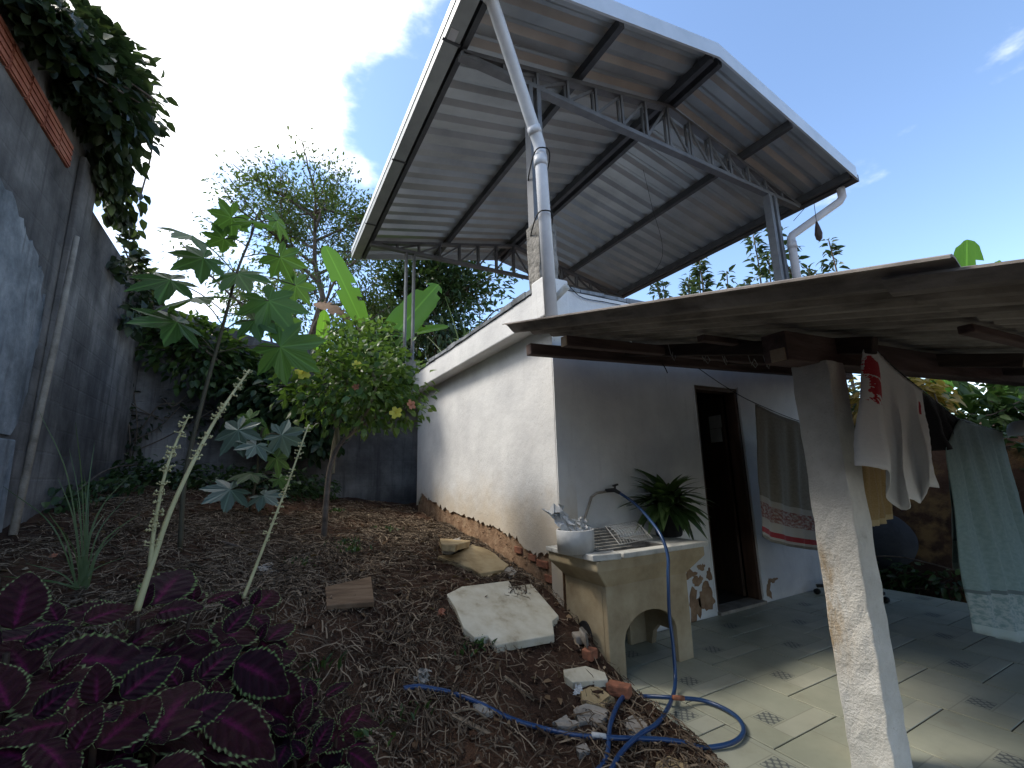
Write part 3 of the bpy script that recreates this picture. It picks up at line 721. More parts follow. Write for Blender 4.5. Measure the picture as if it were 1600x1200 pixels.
# downpipes
def pipe_thing(name, pts, r, mat, label, cat='pipe', rings=()):
    root = thing(name, pts[-1], label, cat)
    part('pipe_run', MB().tube(pts, r, 14), M[mat], root, smooth=True)
    for (p, q) in rings: part('clip', MB().tube([p, q], r*1.13, 14), M[mat], root, smooth=True)
    return root
p_top = np.array((1.36, 2.60, 5.05)); p_el = atY(843, 228, 2.82); p_bt = np.array((p_el[0]+.03, 2.80, 2.55))
pipe_thing('downpipe', [(1.20, 2.55, 5.06), p_top, p_top+(p_el-p_top)*.94+(0, 0, .0), p_el, p_el+(0.004, 0, -.09), p_bt], .052, 'pvc',
           'thick white downpipe strapped beside the concrete stub at the near slab corner', rings=[(p_el+(p_top-p_el)*.14, p_el+(p_top-p_el)*.09), (p_el+(.004, 0, -.10), p_el+(.004, 0, -.2))])
for z in (4.0, 3.42):
    ca = np.array((p_el[0]+.01, 2.81, z)); cb_ = np.array((2.05, 3.12, z)); mid = (ca+cb_)/2; e1 = (cb_-ca)/2; e1 = e1*(1+.075/np.linalg.norm(e1)); e2 = unit(np.cross(e1, (0, 0, 1)))*.078
    ring = [mid + e1*math.copysign(abs(math.cos(a))**.6, math.cos(a)) + e2*math.copysign(abs(math.sin(a))**.6, math.sin(a)) + (0, 0, .015*math.cos(2*a)) for a in np.linspace(0, 2*math.pi, 25)]
    solo('strap_wire', MB().tube(ring, .006, 5), M['cable'], 'dark wire tying the white downpipe to the post, %s one' % ('upper' if z > 3.8 else 'lower'), 'wire', 'wires tying the downpipe')
q0 = np.array((RX1+.065, 2.62, ZE-.06)); q2 = atY(1236, 372, 3.0); q3 = np.array((q2[0]-.02, 3.0, 2.87))
pipe_thing('downpipe', [q0, q0+(0, .0, -.13), q0+(-.05, .02, -.2), q2+(.04, 0, .05), q2, q2+(-.005, 0, -.1), q3], .05, 'pvcold',
           'slanting pinkish grey downpipe below the far right gutter corner of the canopy', rings=[(q2+(-.003, 0, -.06), q2+(-.005, 0, -.16))])
hg = atY(1278, 360, 2.75); 
ht = thing('hanging_gourd', hg+(0, 0, -.16), 'small dark elongated object dangling on a string beside the slanting downpipe', 'hanging object')
part('body', MB().lathe([(0, -.16), (.035, -.12), (.045, -.05), (.03, .04), (.012, .12), (0, .14)], hg, 10), M['door'], ht, smooth=True)
a0 = atY(1272, 318, 2.75); part('string', MB().tube([hg+(0, 0, .13), (hg+a0)/2+(0, 0, .06), a0, atY(1262, 320, 2.78), atY(1240, 345, 2.9)], .004, 5), M['cable'], ht)

# ================================================================== PORCH ROOF
porch = thing('porch_roof', (3.8, 1.3, 1.8), 'old dark corrugated fibre cement lean-to roof on rough timber beams', 'roof')
PXL = 1.56
def proof(x, y): return 1.735 + .235*y + .038*(x-PXL)
def corr_sheet(xa, xb, ya, yb, lift=0.0, tw=0.0):
    mb = MB(); pit = .177; amp = .030; n = int((xb-xa)/pit*10); th = .008
    vs = []; m = 5
    for j in range(m+1):
        y = ya+(yb-ya)*j/m
        for i in range(n+1):
            x = xa+(xb-xa)*i/n
            vs.append((x, y+rng.normal(0, .0), proof(x, y)+lift+tw*(y-yb)*(x-xa) + amp*math.cos(2*math.pi*(x-PXL)/pit)))
    k = len(vs); vs += [(x, y, z-th) for x, y, z in vs]
    fs = []
    for j in range(m):
        for i in range(n):
            a = j*(n+1)+i; fs.append((a, a+1, a+n+2, a+n+1)); fs.append((k+a, k+a+n+1, k+a+n+2, k+a+1))
    for i in range(n):
        fs.append((i, k+i, k+i+1, i+1)); a = m*(n+1)+i; fs.append((a, a+1, k+a+1, k+a))
    for j in range(m):
        a = j*(n+1); fs.append((a, a+n+1, k+a+n+1, k+a)); a += n; fs.append((a, k+a, k+a+n+1, a+n+1))
    return mb.add(vs, fs)
for i in range(5):
    xa = PXL + i*.99
    part('corrugated_sheet', corr_sheet(xa-.02, xa+1.05, .42+rng.normal(0, .012), 2.885, .03+.009*(i % 2)+.002*i), M['fibro'], porch)
    part('corrugated_sheet', corr_sheet(xa+(.0 if i else .03), xa+1.05, -1.35, .56+rng.normal(0, .02), .012+.009*(i % 2)-.002*i, .008 if i == 0 else 0), M['fibro'], porch)
def beam(name, p, q, wd, ht, mat='wood', end=True):
    o = part(name, MB().bar(p, q, wd, ht), M[mat], porch, bevel=.006)
    return o
zb = lambda x, y: proof(x, y)-.03
# ledger along the wall, a second purlin before it, the heavy beam on the post
beam('ledger', (1.70, 2.78, 2.255), (6.4, 2.78, 2.255+.038*4.7), .07, .085)
beam('purlin_beam', (1.72, 2.35, zb(1.72, 2.35)-.06), (6.4, 2.35, zb(6.4, 2.35)-.06), .06, .07)
part('cut_end', MB().bar((1.712, 2.35, zb(1.72, 2.35)-.06), (1.7197, 2.35, zb(1.72, 2.35)-.06), .058, .066), M['cutwood'], porch)
beam('main_beam', (2.17, 1.24, 1.92), (6.5, 1.24, 1.92+.042*4.33), .12, .145)
part('cut_end', MB().bar((2.162, 1.225, 1.8797), (2.1697, 1.225, 1.88), .07, .06), M['cutwood'], porch)
for (x, ye) in ((2.66, 1.02), (3.95, .80), (5.2, .9)):
    p = (x, ye, zb(x, ye)-.055); q = (x, 2.86, zb(x, 2.86)-.055)
    beam('rafter', p, q, .06, .085, 'woody')
    if x > 3: part('cut_end', MB().bar((x, ye-.008, p[2]-.002), (x, ye-.0003, p[2]), .058, .08), M['cutwood'], porch)
beam('batten', (2.3, 1.75, zb(2.3, 1.75)-.016), (6.4, 1.75, zb(6.4, 1.75)-.016), .05, .04)
beam('batten', (2.4, .62, zb(2.4, .62)-.02), (6.4, .62, zb(6.4, .62)-.02), .05, .035)
# thin wires twisted round the beams
for i, (x, y) in enumerate(((2.95, 2.3), (3.2, 2.3), (3.55, 2.3), (3.8, 2.32), (2.6, 2.3))):
    z = zb(x, y)-.1; a = rng.uniform(.02, .06)
    part('tie_wire', MB().tube([(x, y-.04, z+.08), (x+.01, y-.05, z), (x+a, y-.06, z-.05), (x+a*1.6, y-.06, z-.02), (x+a*1.2, y-.05, z+.03), (x+.02, y-.05, z-.03)], .0035, 5), M['wire'], porch)
# tie wires and a short length of cable above the door
post = MB(); vs = []; fs = []; r9 = np.random.default_rng(9)
nz_ = 26
for i in range(nz_+1):
    z = -.01 + (1.868+.01)*i/nz_
    ring = []
    for (xa, ya, xb, yb) in ((2.45, 1.15, 2.61, 1.15), (2.61, 1.15, 2.61, 1.33), (2.61, 1.33, 2.45, 1.33), (2.45, 1.33, 2.45, 1.15)):
        for k in range(4):
            t = k/4; j = .0045
            ring.append((xa+(xb-xa)*t+r9.normal(0, j*.6), ya+(yb-ya)*t+r9.normal(0, j*.6), z))
    vs += ring
for i in range(nz_):
    for k in range(16): fs.append((i*16+k, i*16+(k+1) % 16, (i+1)*16+(k+1) % 16, (i+1)*16+k))
fs.append(tuple(range(nz_*16, nz_*16+16)))
solo('porch_post', MB().add(vs, fs), M['post'], 'rough white masonry post carrying the timber beam, rust stain down its left edge', 'post', bevel=.006)

# ================================================================== CONCRETE LAUNDRY TANK
sink = thing('laundry_tank', (2.48, 2.72, 0), 'ochre concrete laundry tank with arched legs against the white wall', 'laundry tank')
SX0, SX1, SY0, SY1 = 2.09, 2.87, 2.53, 3.0
def arch_panel(u0, u1, a0, a1, zc, ztop, flare):
    """outline with an arched opening below, flaring outward at the top"""
    arc = [(a0, -.0)]+[(a0, zc)] + [((a0+a1)/2-(a1-a0)/2*math.cos(t), zc+(a1-a0)/2*.72*math.sin(t)) for t in np.linspace(.15, math.pi-.15, 12)] + [(a1, zc), (a1, 0)]
    return [(u0, 0)] + arc + [(u1, 0), (u1, .60), (u1+flare, .70), (u1+flare, ztop), (u0-flare, ztop), (u0-flare, .70), (u0, .60)]
def panel_mesh(poly, axis, a, b):
    return MB().prism(poly, axis, a, b)
part('front_panel', panel_mesh(arch_panel(SX0, SX1, 2.225, 2.72, .21, .74, .03), 'y', SY0, SY0+.045), M['sink'], sink, bevel=.006)
part('back_panel', panel_mesh(arch_panel(SX0, SX1, 2.3, 2.66, .15, .74, .03), 'y', SY1-.045, SY1), M['sink'], sink, bevel=.006)
for xa in (SX0, SX1-.045):
    poly = [(SY0+.046, 0), (2.62, 0), (2.645, .10), (2.70, .16), (2.82, .16), (2.875, .10), (2.9, 0), (SY1-.046, 0), (SY1-.046, .775), (SY0+.046, .775)]
    part('side_panel', panel_mesh(poly, 'x', xa, xa+.045), M['sink'], sink)
# flared hood of the tank: front and side aprons
TX0, TX1, TY0, TY1, TZ = 1.965, 3.05, 2.455, 3.06, .80
def apron(pl, pt):
    vs = [*pl, *pt]; return MB().add(vs, [(0,1,2,3),(4,5,6,7),(0,4,5,1),(1,5,6,2),(2,6,7,3),(3,7,4,0)])
vs = [(SX0, SY0-.002, .585), (SX1, SY0-.002, .585), (SX1, SY1, .585), (SX0, SY1, .585), (TX0+.02, TY0+.02, .70), (TX1-.02, TY0+.02, .70), (TX1-.02, TY1, .70), (TX0+.02, TY1, .70), (TX0+.02, TY0+.02, .765), (TX1-.02, TY0+.02, .765), (TX1-.02, TY1, .765), (TX0+.02, TY1, .765)]
fs = [(0,1,5,4),(1,2,6,5),(2,3,7,6),(3,0,4,7),(4,5,9,8),(5,6,10,9),(6,7,11,10),(7,4,8,11)]
part('hood', MB().add(vs, fs), M['sink'], sink, bevel=.01)
# rim: front strip, chipped fragment at the left, right and rear shelves
part('rim', MB().box((2.20, TY0, .765), (TX1, TY0+.10, TZ)), M['sinktop'], sink, bevel=.008)
part('rim', MB().prism([(TX0, TY0+.035), (2.17, TY0-.012), (2.205, TY0+.11), (TX0, TY0+.15)], 'z', .766, TZ+.006), M['sinktop'], sink, bevel=.006, label='chipped pale corner of the rim')
part('rim', MB().box((2.74, TY0+.102, .765), (TX1, TY1, TZ-.002)).box((TX0, TY1-.08, .765), (2.738, TY1, TZ-.002)).box((TX0, TY0+.152, .765), (2.12, TY1-.082, TZ-.002)), M['sinktop'], sink, bevel=.006)
part('basin', MB().add([(2.121, TY0+.104, .79), (2.738, TY0+.104, .79), (2.738, TY1-.082, .79), (2.121, TY1-.082, .79), (2.18, TY0+.14, .56), (2.70, TY0+.14, .56), (2.70, TY1-.12, .56), (2.18, TY1-.12, .56)], [(0,4,5,1),(1,5,6,2),(2,6,7,3),(3,7,4,0),(4,7,6,5)]), M['concrete'], sink)
wb = MB()
for k in range(13):
    y = 2.54+k*.032; z = .70+k*.0165
    wb.bar((2.15, y, z), (2.50, y, z), .022, .02)
wb.add([(2.15, 2.52, .675), (2.50, 2.52, .675), (2.50, 2.96, .895), (2.15, 2.96, .895)], [(0,1,2,3)])
part('washboard', wb, M['concrete'], sink)
# things on the tank
wr = thing('wire_rack', (2.45, 2.62, .8), 'white coated wire dish rack leaning inside the laundry tank', 'rack')
wm = MB(); c0 = np.array((2.30, 2.60, .83)); ux = np.array((.30, -.02, .02)); uy = np.array((.08, .24, .10))
wm.tube([c0, c0+ux, c0+ux+uy, c0+uy, c0], .003, 5)
part('rack_frame', wm, M['wire'], wr)
wm = MB()
for k in range(1, 12): wm.tube([c0+ux*k/12, c0+ux*k/12+uy*.5+(0, -.01, .02), c0+ux*k/12+uy], .0014, 4)
for k in range(1, 4): wm.tube([c0+uy*k/4, c0+uy*k/4+ux], .0022, 4)
part('rack_wires', wm, M['wire'], wr)
bk = thing('plastic_bucket', (1.985, 2.72, .80), 'scuffed white plastic tub holding torn white plastic at the left end of the tank', 'bucket')
part('tub', MB().lathe([(0, .004), (.122, .004), (.129, .0), (.134, .15), (.128, .155), (.122, .148), (.118, .012), (0, .012)], (1.985, 2.70, .80), 22), M['white_plastic'], bk, smooth=True)
def crumple(pts, seed, sc=.02):
    r = np.random.default_rng(seed); n = 9
    A, B, C, D = [np.array(p, float) for p in pts]; vs = []; fs = []
    for i in range(n+1):
        for j in range(n+1):
            u, v = i/n, j/n; vs.append((A*(1-u)+B*u)*(1-v)+(D*(1-u)+C*u)*v + r.normal(0, sc, 3))
    for i in range(n):
        for j in range(n): fs.append((i*(n+1)+j, (i+1)*(n+1)+j, (i+1)*(n+1)+j+1, i*(n+1)+j+1))
    return MB().add(vs, fs)
part('torn_plastic', crumple([(1.92, 2.66, .90), (1.99, 2.60, .93), (1.86, 2.70, 1.13), (1.78, 2.78, 1.09)], 3, .012), M['white_plastic'], bk)
part('torn_plastic', crumple([(2.0, 2.62, .92), (2.09, 2.66, .92), (2.07, 2.68, 1.0), (1.97, 2.66, 1.03)], 4, .012), M['white_plastic'], bk)
part('torn_plastic', crumple([(1.95, 2.76, .92), (2.1, 2.74, .93), (2.09, 2.74, 1.02), (1.96, 2.78, .98)], 5, .014), M['white_plastic'], bk)
# pot plant
PC = np.array((3.06, 2.84, .80))
pp = thing('potted_plant', PC, 'dark green broad-leaved potted plant in a black pot on the tank rim', 'potted plant')
part('pot', MB().lathe([(0, .0), (.095, 0), (.105, .01), (.135, .17), (.148, .172), (.148, .20), (.136, .20), (.125, .16), (0, .155)], PC, 22), M['black'], pp, smooth=True)
def lance(n=8, half=.5, wmax=.16, curl=.35, name='leaf', mat=None):
    vs = []; uv = []; fs = []
    for i in range(n+1):
        t = i/n; wd = wmax*math.sin(math.pi*min(1, t**.8))**.85 if 0 < t < 1 else .004
        z = -curl*t*t
        for k, s in enumerate((-1, 0, 1)):
            vs.append((s*wd, t, z + (.22*wd if s else 0))); uv.append((.5+s*.5, t))
    for i in range(n):
        for k in range(2): a = i*3+k; fs.append((a, a+1, a+4, a+3))
    mb = MB().add(vs, fs, uv); me = mesh_of(mb, name, True); me.materials.append(mat); return me
lm = [lance(8, wmax=.185, curl=c, mat=M['pot_leaf']) for c in (.45, .7, .95)]
ga = 2.39996
for i in range(105):
    t = i/104; a = i*ga + rng.normal(0, .2); elv = R(78 - 88*t + rng.normal(0, 9)); out = np.array((math.cos(a), math.sin(a), 0))
    if PC[1] + out[1]*.4 > 3.04 and out[1] > .2: elv = max(elv, R(35))
    d = out*math.cos(elv) + np.array((0, 0, 1))*math.sin(elv); base = PC + np.array((0, 0, .2)) + out*rng.uniform(.01, .07) + (0, 0, rng.uniform(.0, .17)*(1-t*.6))
    L = rng.uniform(.20, .33)*(1 if t > .12 else .8); n = np.array((0, 0, 1))*math.cos(elv) - out*math.sin(elv)
    place(lm[min(2, int(rng.uniform(0, 3)))], 'leaf', pp, base, d, n, L)
part('stem', MB().tube([PC+(0, 0, .15), PC+(.01, 0, .42)], [.03, .015], 8), M['castorstem'], pp)
# tap, old stain pipe and the hose
tp = thing('tap', (2.63, 3.06, 1.19), 'black garden tap on a short grey pipe above the tank', 'tap')
part('supply_pipe', MB().tube([(2.33, 3.066, .84), (2.36, 3.066, .98), (2.44, 3.066, 1.14), (2.50, 3.066, 1.17), (2.62, 3.066, 1.18)], .011, 8), M['gstone'], tp, smooth=True)
part('tap_body', MB().tube([(2.60, 3.07, 1.185), (2.635, 3.0, 1.19), (2.65, 2.95, 1.165)], [.016, .018, .014], 8), M['black'], tp, smooth=True)
part('tap_handle', MB().bar((2.615, 2.99, 1.225), (2.665, 2.99, 1.235), .02, .014).tube([(2.637, 2.995, 1.19), (2.637, 2.99, 1.235)], .008, 6), M['black'], tp)
def catmull(pts, per=10):
    P = [np.array(p, float) for p in pts]; P = [2*P[0]-P[1]] + P + [2*P[-1]-P[-2]]; out = []
    for i in range(1, len(P)-2):
        for k in range(per):
            t = k/per; a, b, c, d = P[i-1:i+3]
            out.append(.5*((2*b)+(-a+c)*t+(2*a-5*b+4*c-d)*t*t+(-a+3*b-3*c+d)*t**3))
    out.append(P[-2]); return out
def gz(px, py, dz=.018):
    h = hit(px, py)
    return h+(0, 0, dz) if h[2] > .0 else atZ(px, py, dz)
hp = [(2.65, 2.95, 1.165), (2.69, 2.86, 1.10), atY(1005, 800, 2.70), atY(1030, 832, 2.46), atY(1043, 866, 2.365), atY(1044, 900, 2.34), atY(1046, 960, 2.33), atY(1052, 1010, 2.30), atZ(1055, 1062, .06), atZ(1050, 1092, .035), gz(1030, 1138, .03), gz(1000, 1165, .045)]
hp2 = [hit(968, 1192)+(0, 0, .03), hit(940, 1240)+(0, 0, .02), hit(925, 1225)+(0, 0, .02)]
hp3 = [gz(948, 1190), gz(955, 1140, .03), gz(975, 1098, .03), gz(1003, 1088, .03), gz(1050, 1090, .05), atZ(1100, 1095, .02), atZ(1145, 1115, .02), atZ(1162, 1140, .02), atZ(1145, 1160, .02), gz(1100, 1168, .02), gz(1060, 1168, .025), gz(1020, 1166, .03), gz(960, 1164, .03), gz(900, 1156), gz(850, 1145), gz(800, 1130), gz(750, 1106), gz(710, 1090), gz(680, 1083), gz(652, 1079), gz(630, 1082)]
hose = thing('garden_hose', (2.0, 2.0, .0), 'blue garden hose from the tap over the tank and looped across floor and soil', 'hose')
HP = catmull(hp+hp2+hp3, 9); part('hose_line', MB().tube(HP, .0115, 9), M['hose'], hose, smooth=True)
a = gz(925, 1160, .031); b = gz(947, 1163, .031); part('joint', MB().tube([a, b], .0135, 9), M['white_plastic'], hose, smooth=True, label='white tape joint on the hose')
a = atZ(1052, 1090, .06); b = atZ(1068, 1091, .045); part('joint', MB().tube([a, b], .0135, 9), M['brick'], hose, smooth=True, label='brown tape joint on the hose')
# office chair foot by the wall
cf = thing('chair_base', (5.55, 2.5, 0), 'black castor foot of a chair on the tiles behind the white post', 'chair base')
for k in range(5):
    a = R(200)+k*2*math.pi/5; o_ = np.array((math.cos(a), math.sin(a), 0))*.30; c = np.array((5.50, 2.72, 0))
    part('leg', MB().bar(c+(0, 0, .11), c+o_+(0, 0, .085), .045, .03), M['black'], cf, bevel=.006)
    part('castor', MB().tube([c+o_+(-.02, 0, .03), c+o_+(.02, 0, .03)], .028, 12), M['black'], cf, smooth=True)
part('hub', MB().lathe([(0, .07), (.05, .08), (.05, .14), (.028, .16), (.028, .34), (0, .34)], (5.50, 2.72, 0), 14), M['black'], cf, smooth=True)

# ================================================================== BOUNDARY WALLS
LWX = -1.5
lw = thing('boundary_wall', (LWX, 3.5, 0), 'tall dark stained concrete boundary wall along the left with a clay brick band', 'wall')
part('wall_body', MB().prism([(-3.0, -.3), (7.7, .5), (7.7, 3.83), (4.95, 3.80), (4.95, 4.42), (-3.0, 4.42)], 'x', LWX-.18, LWX), M['oldwall'], lw)
part('pilaster', MB().box((LWX, 4.62, .6), (LWX+.045, 4.96, 4.05)), M['oldwall'], lw, bevel=.01)
for i in range(7):
    y1 = 4.42-i*.255; y0 = y1-.235
    mb = MB(); z0 = 3.80; h = .20
    # hollow clay block: ribbed face
    mb.box((LWX-.01, y0, z0), (LWX+.018, y1, z0+h))
    for k in range(4): mb.box((LWX+.0185, y0+.004, z0+.012+k*.048), (LWX+.026, y1-.004, z0+.044+k*.048))
    part('brick', mb, M['brickface'], lw)
pe = ragged([(2.2, 3.30), (3.0, 3.30), (3.6, 3.18), (3.95, 3.06), (4.2, 2.95), (4.4, 2.72), (4.47, 2.5)], 7, .06, 11) + ragged([(4.46, 2.45), (4.42, 2.0), (4.36, 1.72)], 6, .03, 12)
poly = [(2.2, 1.70)] + [(y, z) for y, z in pe]
part('plaster_patch', MB().prism(poly[:-1]+[(4.3, 1.69)], 'x', LWX-.002, LWX+.016), M['oldplaster'], lw, label='pale blue grey plaster patch with a ragged edge')
part('plinth', MB().prism([(2.2, .5), (4.36, .9), (4.30, 1.66), (2.2, 1.62)], 'x', LWX-.002, LWX+.05), M['oldplaster'], lw, bevel=.01)
bw = thing('boundary_wall', (1.5, 7.5, 0), 'dark block boundary wall behind the yard, overgrown with creeper', 'wall')
part('wall_body', MB().prism([(LWX+.001, .2), (9.5, .2), (9.5, 3.0), (.9, 3.28), (-.1, 3.42), (-.8, 3.62), (LWX+.001, 3.80)], 'y', 7.5, 7.68), M['oldwall'], bw)
pl = thing('leaning_pole', (-1.4, 4.66, 1.0), 'long pale grey pole leaning upright against the left boundary wall', 'pole')
pa, pb2 = atX(120, 370, -1.40), atX(20, 836, -1.36)
part('pole_shaft', MB().tube([pa, pa+(pb2-pa)*.4+(0.004, .006, 0), pb2], [.018, .02, .022], 10), M['gstone'], pl, smooth=True)

# ================================================================== VEGETATION
def grow(root, start, direc, length, rad, depth, spread, rs, segs, tips, taper=.62, nb=(3, 4), up=.15, lim=None):
    d = unit(np.array(direc, float)); p = np.array(start, float); pts = [p]; n = 4
    for k in range(n):
        d = unit(d + rs.normal(0, .12, 3) + np.array((0, 0, up*.3))); p = p + d*length/n; pts.append(p)
    segs.append((pts, [rad*(1-(1-taper)*i/n) for i in range(n+1)]))
    if depth == 0:
        tips.extend(pts[1:]); return
    for b in range(rs.integers(nb[0], nb[1]+1)):
        t = rs.uniform(.35, 1.0); q = pts[min(n, int(t*n))]
        side = rs.normal(0, 1, 3); nd = unit(d*(1-spread) + unit(side)*spread + np.array((0, 0, up)))
        grow(root, q, nd, length*rs.uniform(.5, .78), rad*taper*.62, depth-1, spread, rs, segs, tips, taper, nb, up)
    if depth > 0:
        grow(root, p, d, length*.62, rad*taper, depth-1, spread, rs, segs, tips, taper, nb, up)
def tree(name, base, h, rad, label, cat, leafm, lsize, nleaf, seed, lean=(0, 0), depth=3, trunk_frac=.45, spread=.55, scat=.5, group=None, asp=.4, keep=None, limb=None, branches=9):
    rs = np.random.default_rng(seed); base = np.array(base, float); root = thing(name, base, label, cat, group)
    n = 8; pts = [base + np.array((lean[0]*t*h, lean[1]*t*h, t*h*.97)) + rs.normal(0, .012*h, 3)*(t > 0)*np.array((1, 1, 0)) for t in np.linspace(0, 1, n+1)]
    part('trunk', MB().tube(pts, [rad*(1-.82*i/n) for i in range(n+1)], 8), M['bark'], root, smooth=True)
    segs = []; tips = []
    for b in range(branches):
        t = rs.uniform(trunk_frac, .97); i = t*n; q = pts[int(i)] + (pts[min(n, int(i)+1)]-pts[int(i)])*(i-int(i))
        a = rs.uniform(0, 2*math.pi) + b*ga; nd = np.array((math.cos(a), math.sin(a), rs.uniform(.15, .8)))
        grow(root, q, nd, (limb or h*.24)*(1.25-t*.75), rad*.38*(1.2-t*.6), depth-1, spread, rs, segs, tips, up=.12)
    tips.extend(pts[-2:])
    mb = MB()
    for (pp_, rr) in segs: mb.tube(pp_, [max(.004, q) for q in rr], 5, False)
    part('branches', mb, M['bark'], root, smooth=True, kind='stuff')
    T = np.array(tips); idx = rs.integers(0, len(T), nleaf); P = T[idx] + np.clip(rs.normal(0, scat, (nleaf, 3)), -1.3*scat, 1.3*scat)*np.array((1, 1, .8))
    if keep is not None: P = P[keep(P)]
    leaf_part('crown', P, unit(P-T.mean(0)) + np.array((0, 0, -.35)), lsize, leafm, root, asp=asp, jit=.7)
    return root
# tall airy tree beyond the back wall
tb = atD(482, 560, 13.0); tree('tall_tree', (tb[0], tb[1], 1.1), 8.5, .16, 'tall airy tree with fine leaves beyond the back wall', 'tree', M['l_tall'], .12, 14500, 4, (.004, .0), 3, .32, .5, .24, branches=17, limb=2.1)
tb = atD(430, 560, 14.5); tree('slender_tree', (tb[0], tb[1], 1.1), 6.6, .07, 'slender thin-trunked tree left of the tall airy tree', 'tree', M['l_tall'], .16, 2200, 14, (-.02, 0), 3, .45, .5, .3, branches=8, limb=1.4)
tb = atD(690, 520, 15.5); tree('dense_tree', (tb[0], tb[1], 1.0), 7.4, .2, 'dense dark green tree showing under the canopy truss', 'tree', M['l_dark'], .26, 9000, 8, (0, 0), 3, .3, .6, .42, branches=14, limb=2.1)
tb = atD(620, 520, 17.5); tree('dense_tree', (tb[0], tb[1], 1.0), 6.6, .16, 'smaller dark tree behind the left rear canopy post', 'tree', M['l_dark'], .24, 4200, 18, (0, 0), 3, .3, .6, .4, branches=10, limb=1.7)
# upright glossy shrubs behind the right of the outbuilding
def shrub(px, pytop, d, h, seed, nl, label, stems=4):
    rs = np.random.default_rng(seed); top = atD(px, pytop, d); base = np.array((top[0], top[1], max(gh(top[0], top[1]), top[2]-h)))
    base[2] = gh(base[0], base[1]); root = thing('upright_shrub', base, label, 'shrub', 'upright shrubs behind the outbuilding')
    mb = MB(); P = []; D = []
    for s in range(stems):
        off = rs.normal(0, .34, 2)*(s > 0); tp_ = top + np.array((off[0]*1.5, off[1]*1.5, -abs(rs.normal(0, .35))*(s > 0)))
        pts = [base + (tp_-base)*t + rs.normal(0, .03, 3)*(0 < t < 1) for t in np.linspace(0, 1, 7)]
        mb.tube(pts, [.03*(1-.8*i/6)+.004 for i in range(7)], 6, False)
        for k in range(nl//stems):
            t = 1-abs(rs.normal(0, .18)); q = base + (tp_-base)*max(.35, t); a = k*ga+rs.normal(0, .3); o_ = np.array((math.cos(a), math.sin(a), rs.uniform(-.1, .8)))
            reach = .06 + .26*(1-t)/.4*rs.uniform(.3, 1)
            P.append(q+o_*reach*rs.uniform(.2, 1)); D.append(o_+np.array((0, 0, -.25)))
    part('stems', mb, M['bark'], root, smooth=True, kind='stuff')
    leaf_part('crown', P, D, .155, M['l_shrub'], root, asp=.42, jit=.3, fold=.1, curl=.3)
shrub(1092, 402, 9.6, 4, 31, 420, 'leafy shrub at the right slab edge, leftmost of the upright shrubs', 6)
shrub(1176, 362, 9.2, 4, 32, 300, 'tall pointed shrub left of the right canopy post', 3)
shrub(1215, 392, 9.8, 4, 33, 170, 'thin shrub hidden behind the right canopy post', 2)
shrub(1295, 376, 9.3, 4, 34, 240, 'upright shrub right of the right canopy post, rightmost', 3)
shrub(1035, 440, 10.5, 4, 35, 200, 'low shrub tip just above the slab kerb and porch roof', 3)
# vine clump spilling over the left wall
def leafmass(name, boxes, mat, size, label, cat, group=None, stems=None, asp=.62, hang=-.5, **k):
    pts = []; 
    for (c, s, n) in boxes:
        c = np.array(c); s = np.array(s); q = rng.normal(0, 1, (n, 3)); q = unit(q)*(rng.uniform(0, 1, (n, 1))**.45)
        pts.append(c + q*s)
    P = np.concatenate(pts); root = thing(name, (P[:, 0].mean(), P[:, 1].mean(), P[:, 2].min()), label, cat, group)
    c = P.mean(0); leaf_part('foliage', P, unit(P-c)+np.array((.2, 0, hang)), size, mat, root, asp=asp, **k)
    mb = MB(); rs = np.random.default_rng(len(P))
    for i in range(stems or 8):
        a = P[rs.integers(0, len(P))]; b = P[rs.integers(0, len(P))]; m = (a+b)/2+rs.normal(0, .08, 3)
        mb.tube(catmull([a, m, b], 5), .008, 5, False)
    part('stems', mb, M['bark'], root, kind='stuff')
    return root
vb = []
for (px, py, n, s) in ((78, 42, 150, .26), (118, 72, 260, .34), (152, 105, 320, .36), (175, 150, 280, .32), (150, 165, 280, .30), (122, 118, 220, .26), (190, 175, 150, .24), (175, 215, 130, .2), (165, 255, 90, .18), (172, 290, 70, .16), (182, 325, 55, .15), (55, 18, 90, .2), (210, 160, 70, .22)):
    c = atX(px, py, -1.38); vb.append((c, (s*.75, s*1.0, s*.8), int(n*1.35))); vb.append((c+(.08, .05, 0), (s*1.0, s*1.3, s*1.05), int(n*.3)))
leafmass('wall_vine', vb, M['l_vine'], .115, 'dark broad-leaved vine spilling over the top of the left boundary wall', 'vine', stems=16)
vb = []
for (px, py, n, s) in ((200, 370, 60, .15), (212, 410, 90, .18), (225, 445, 120, .2), (240, 475, 140, .25), (215, 470, 90, .25), (200, 500, 60, .22), (185, 420, 40, .15), (230, 510, 110, .28)):
    c = atX(px, py, -1.46); vb.append((c, (.10, s*1.6, s*.9), n))
leafmass('wall_ivy', vb, M['l_vine'], .12, 'small-leaved ivy climbing the far corner of the left wall', 'ivy', stems=14)
def backmass(lst, y, mat, size, label, name='creeper', flat=.22, **k):
    vb = [(atY(px, py, y), (s, flat, s*.8), n) for (px, py, n, s) in lst]
    return leafmass(name, vb, mat, size, label, 'creeper', **k)
backmass([(300, 520, 170, .35), (340, 545, 220, .4), (380, 565, 240, .42), (270, 545, 150, .4), (320, 585, 160, .4), (400, 600, 180, .35), (260, 510, 120, .3)], 7.28, M['l_creep'], .115, 'bright green creeper over the top of the back wall beside the castor plant', stems=14)
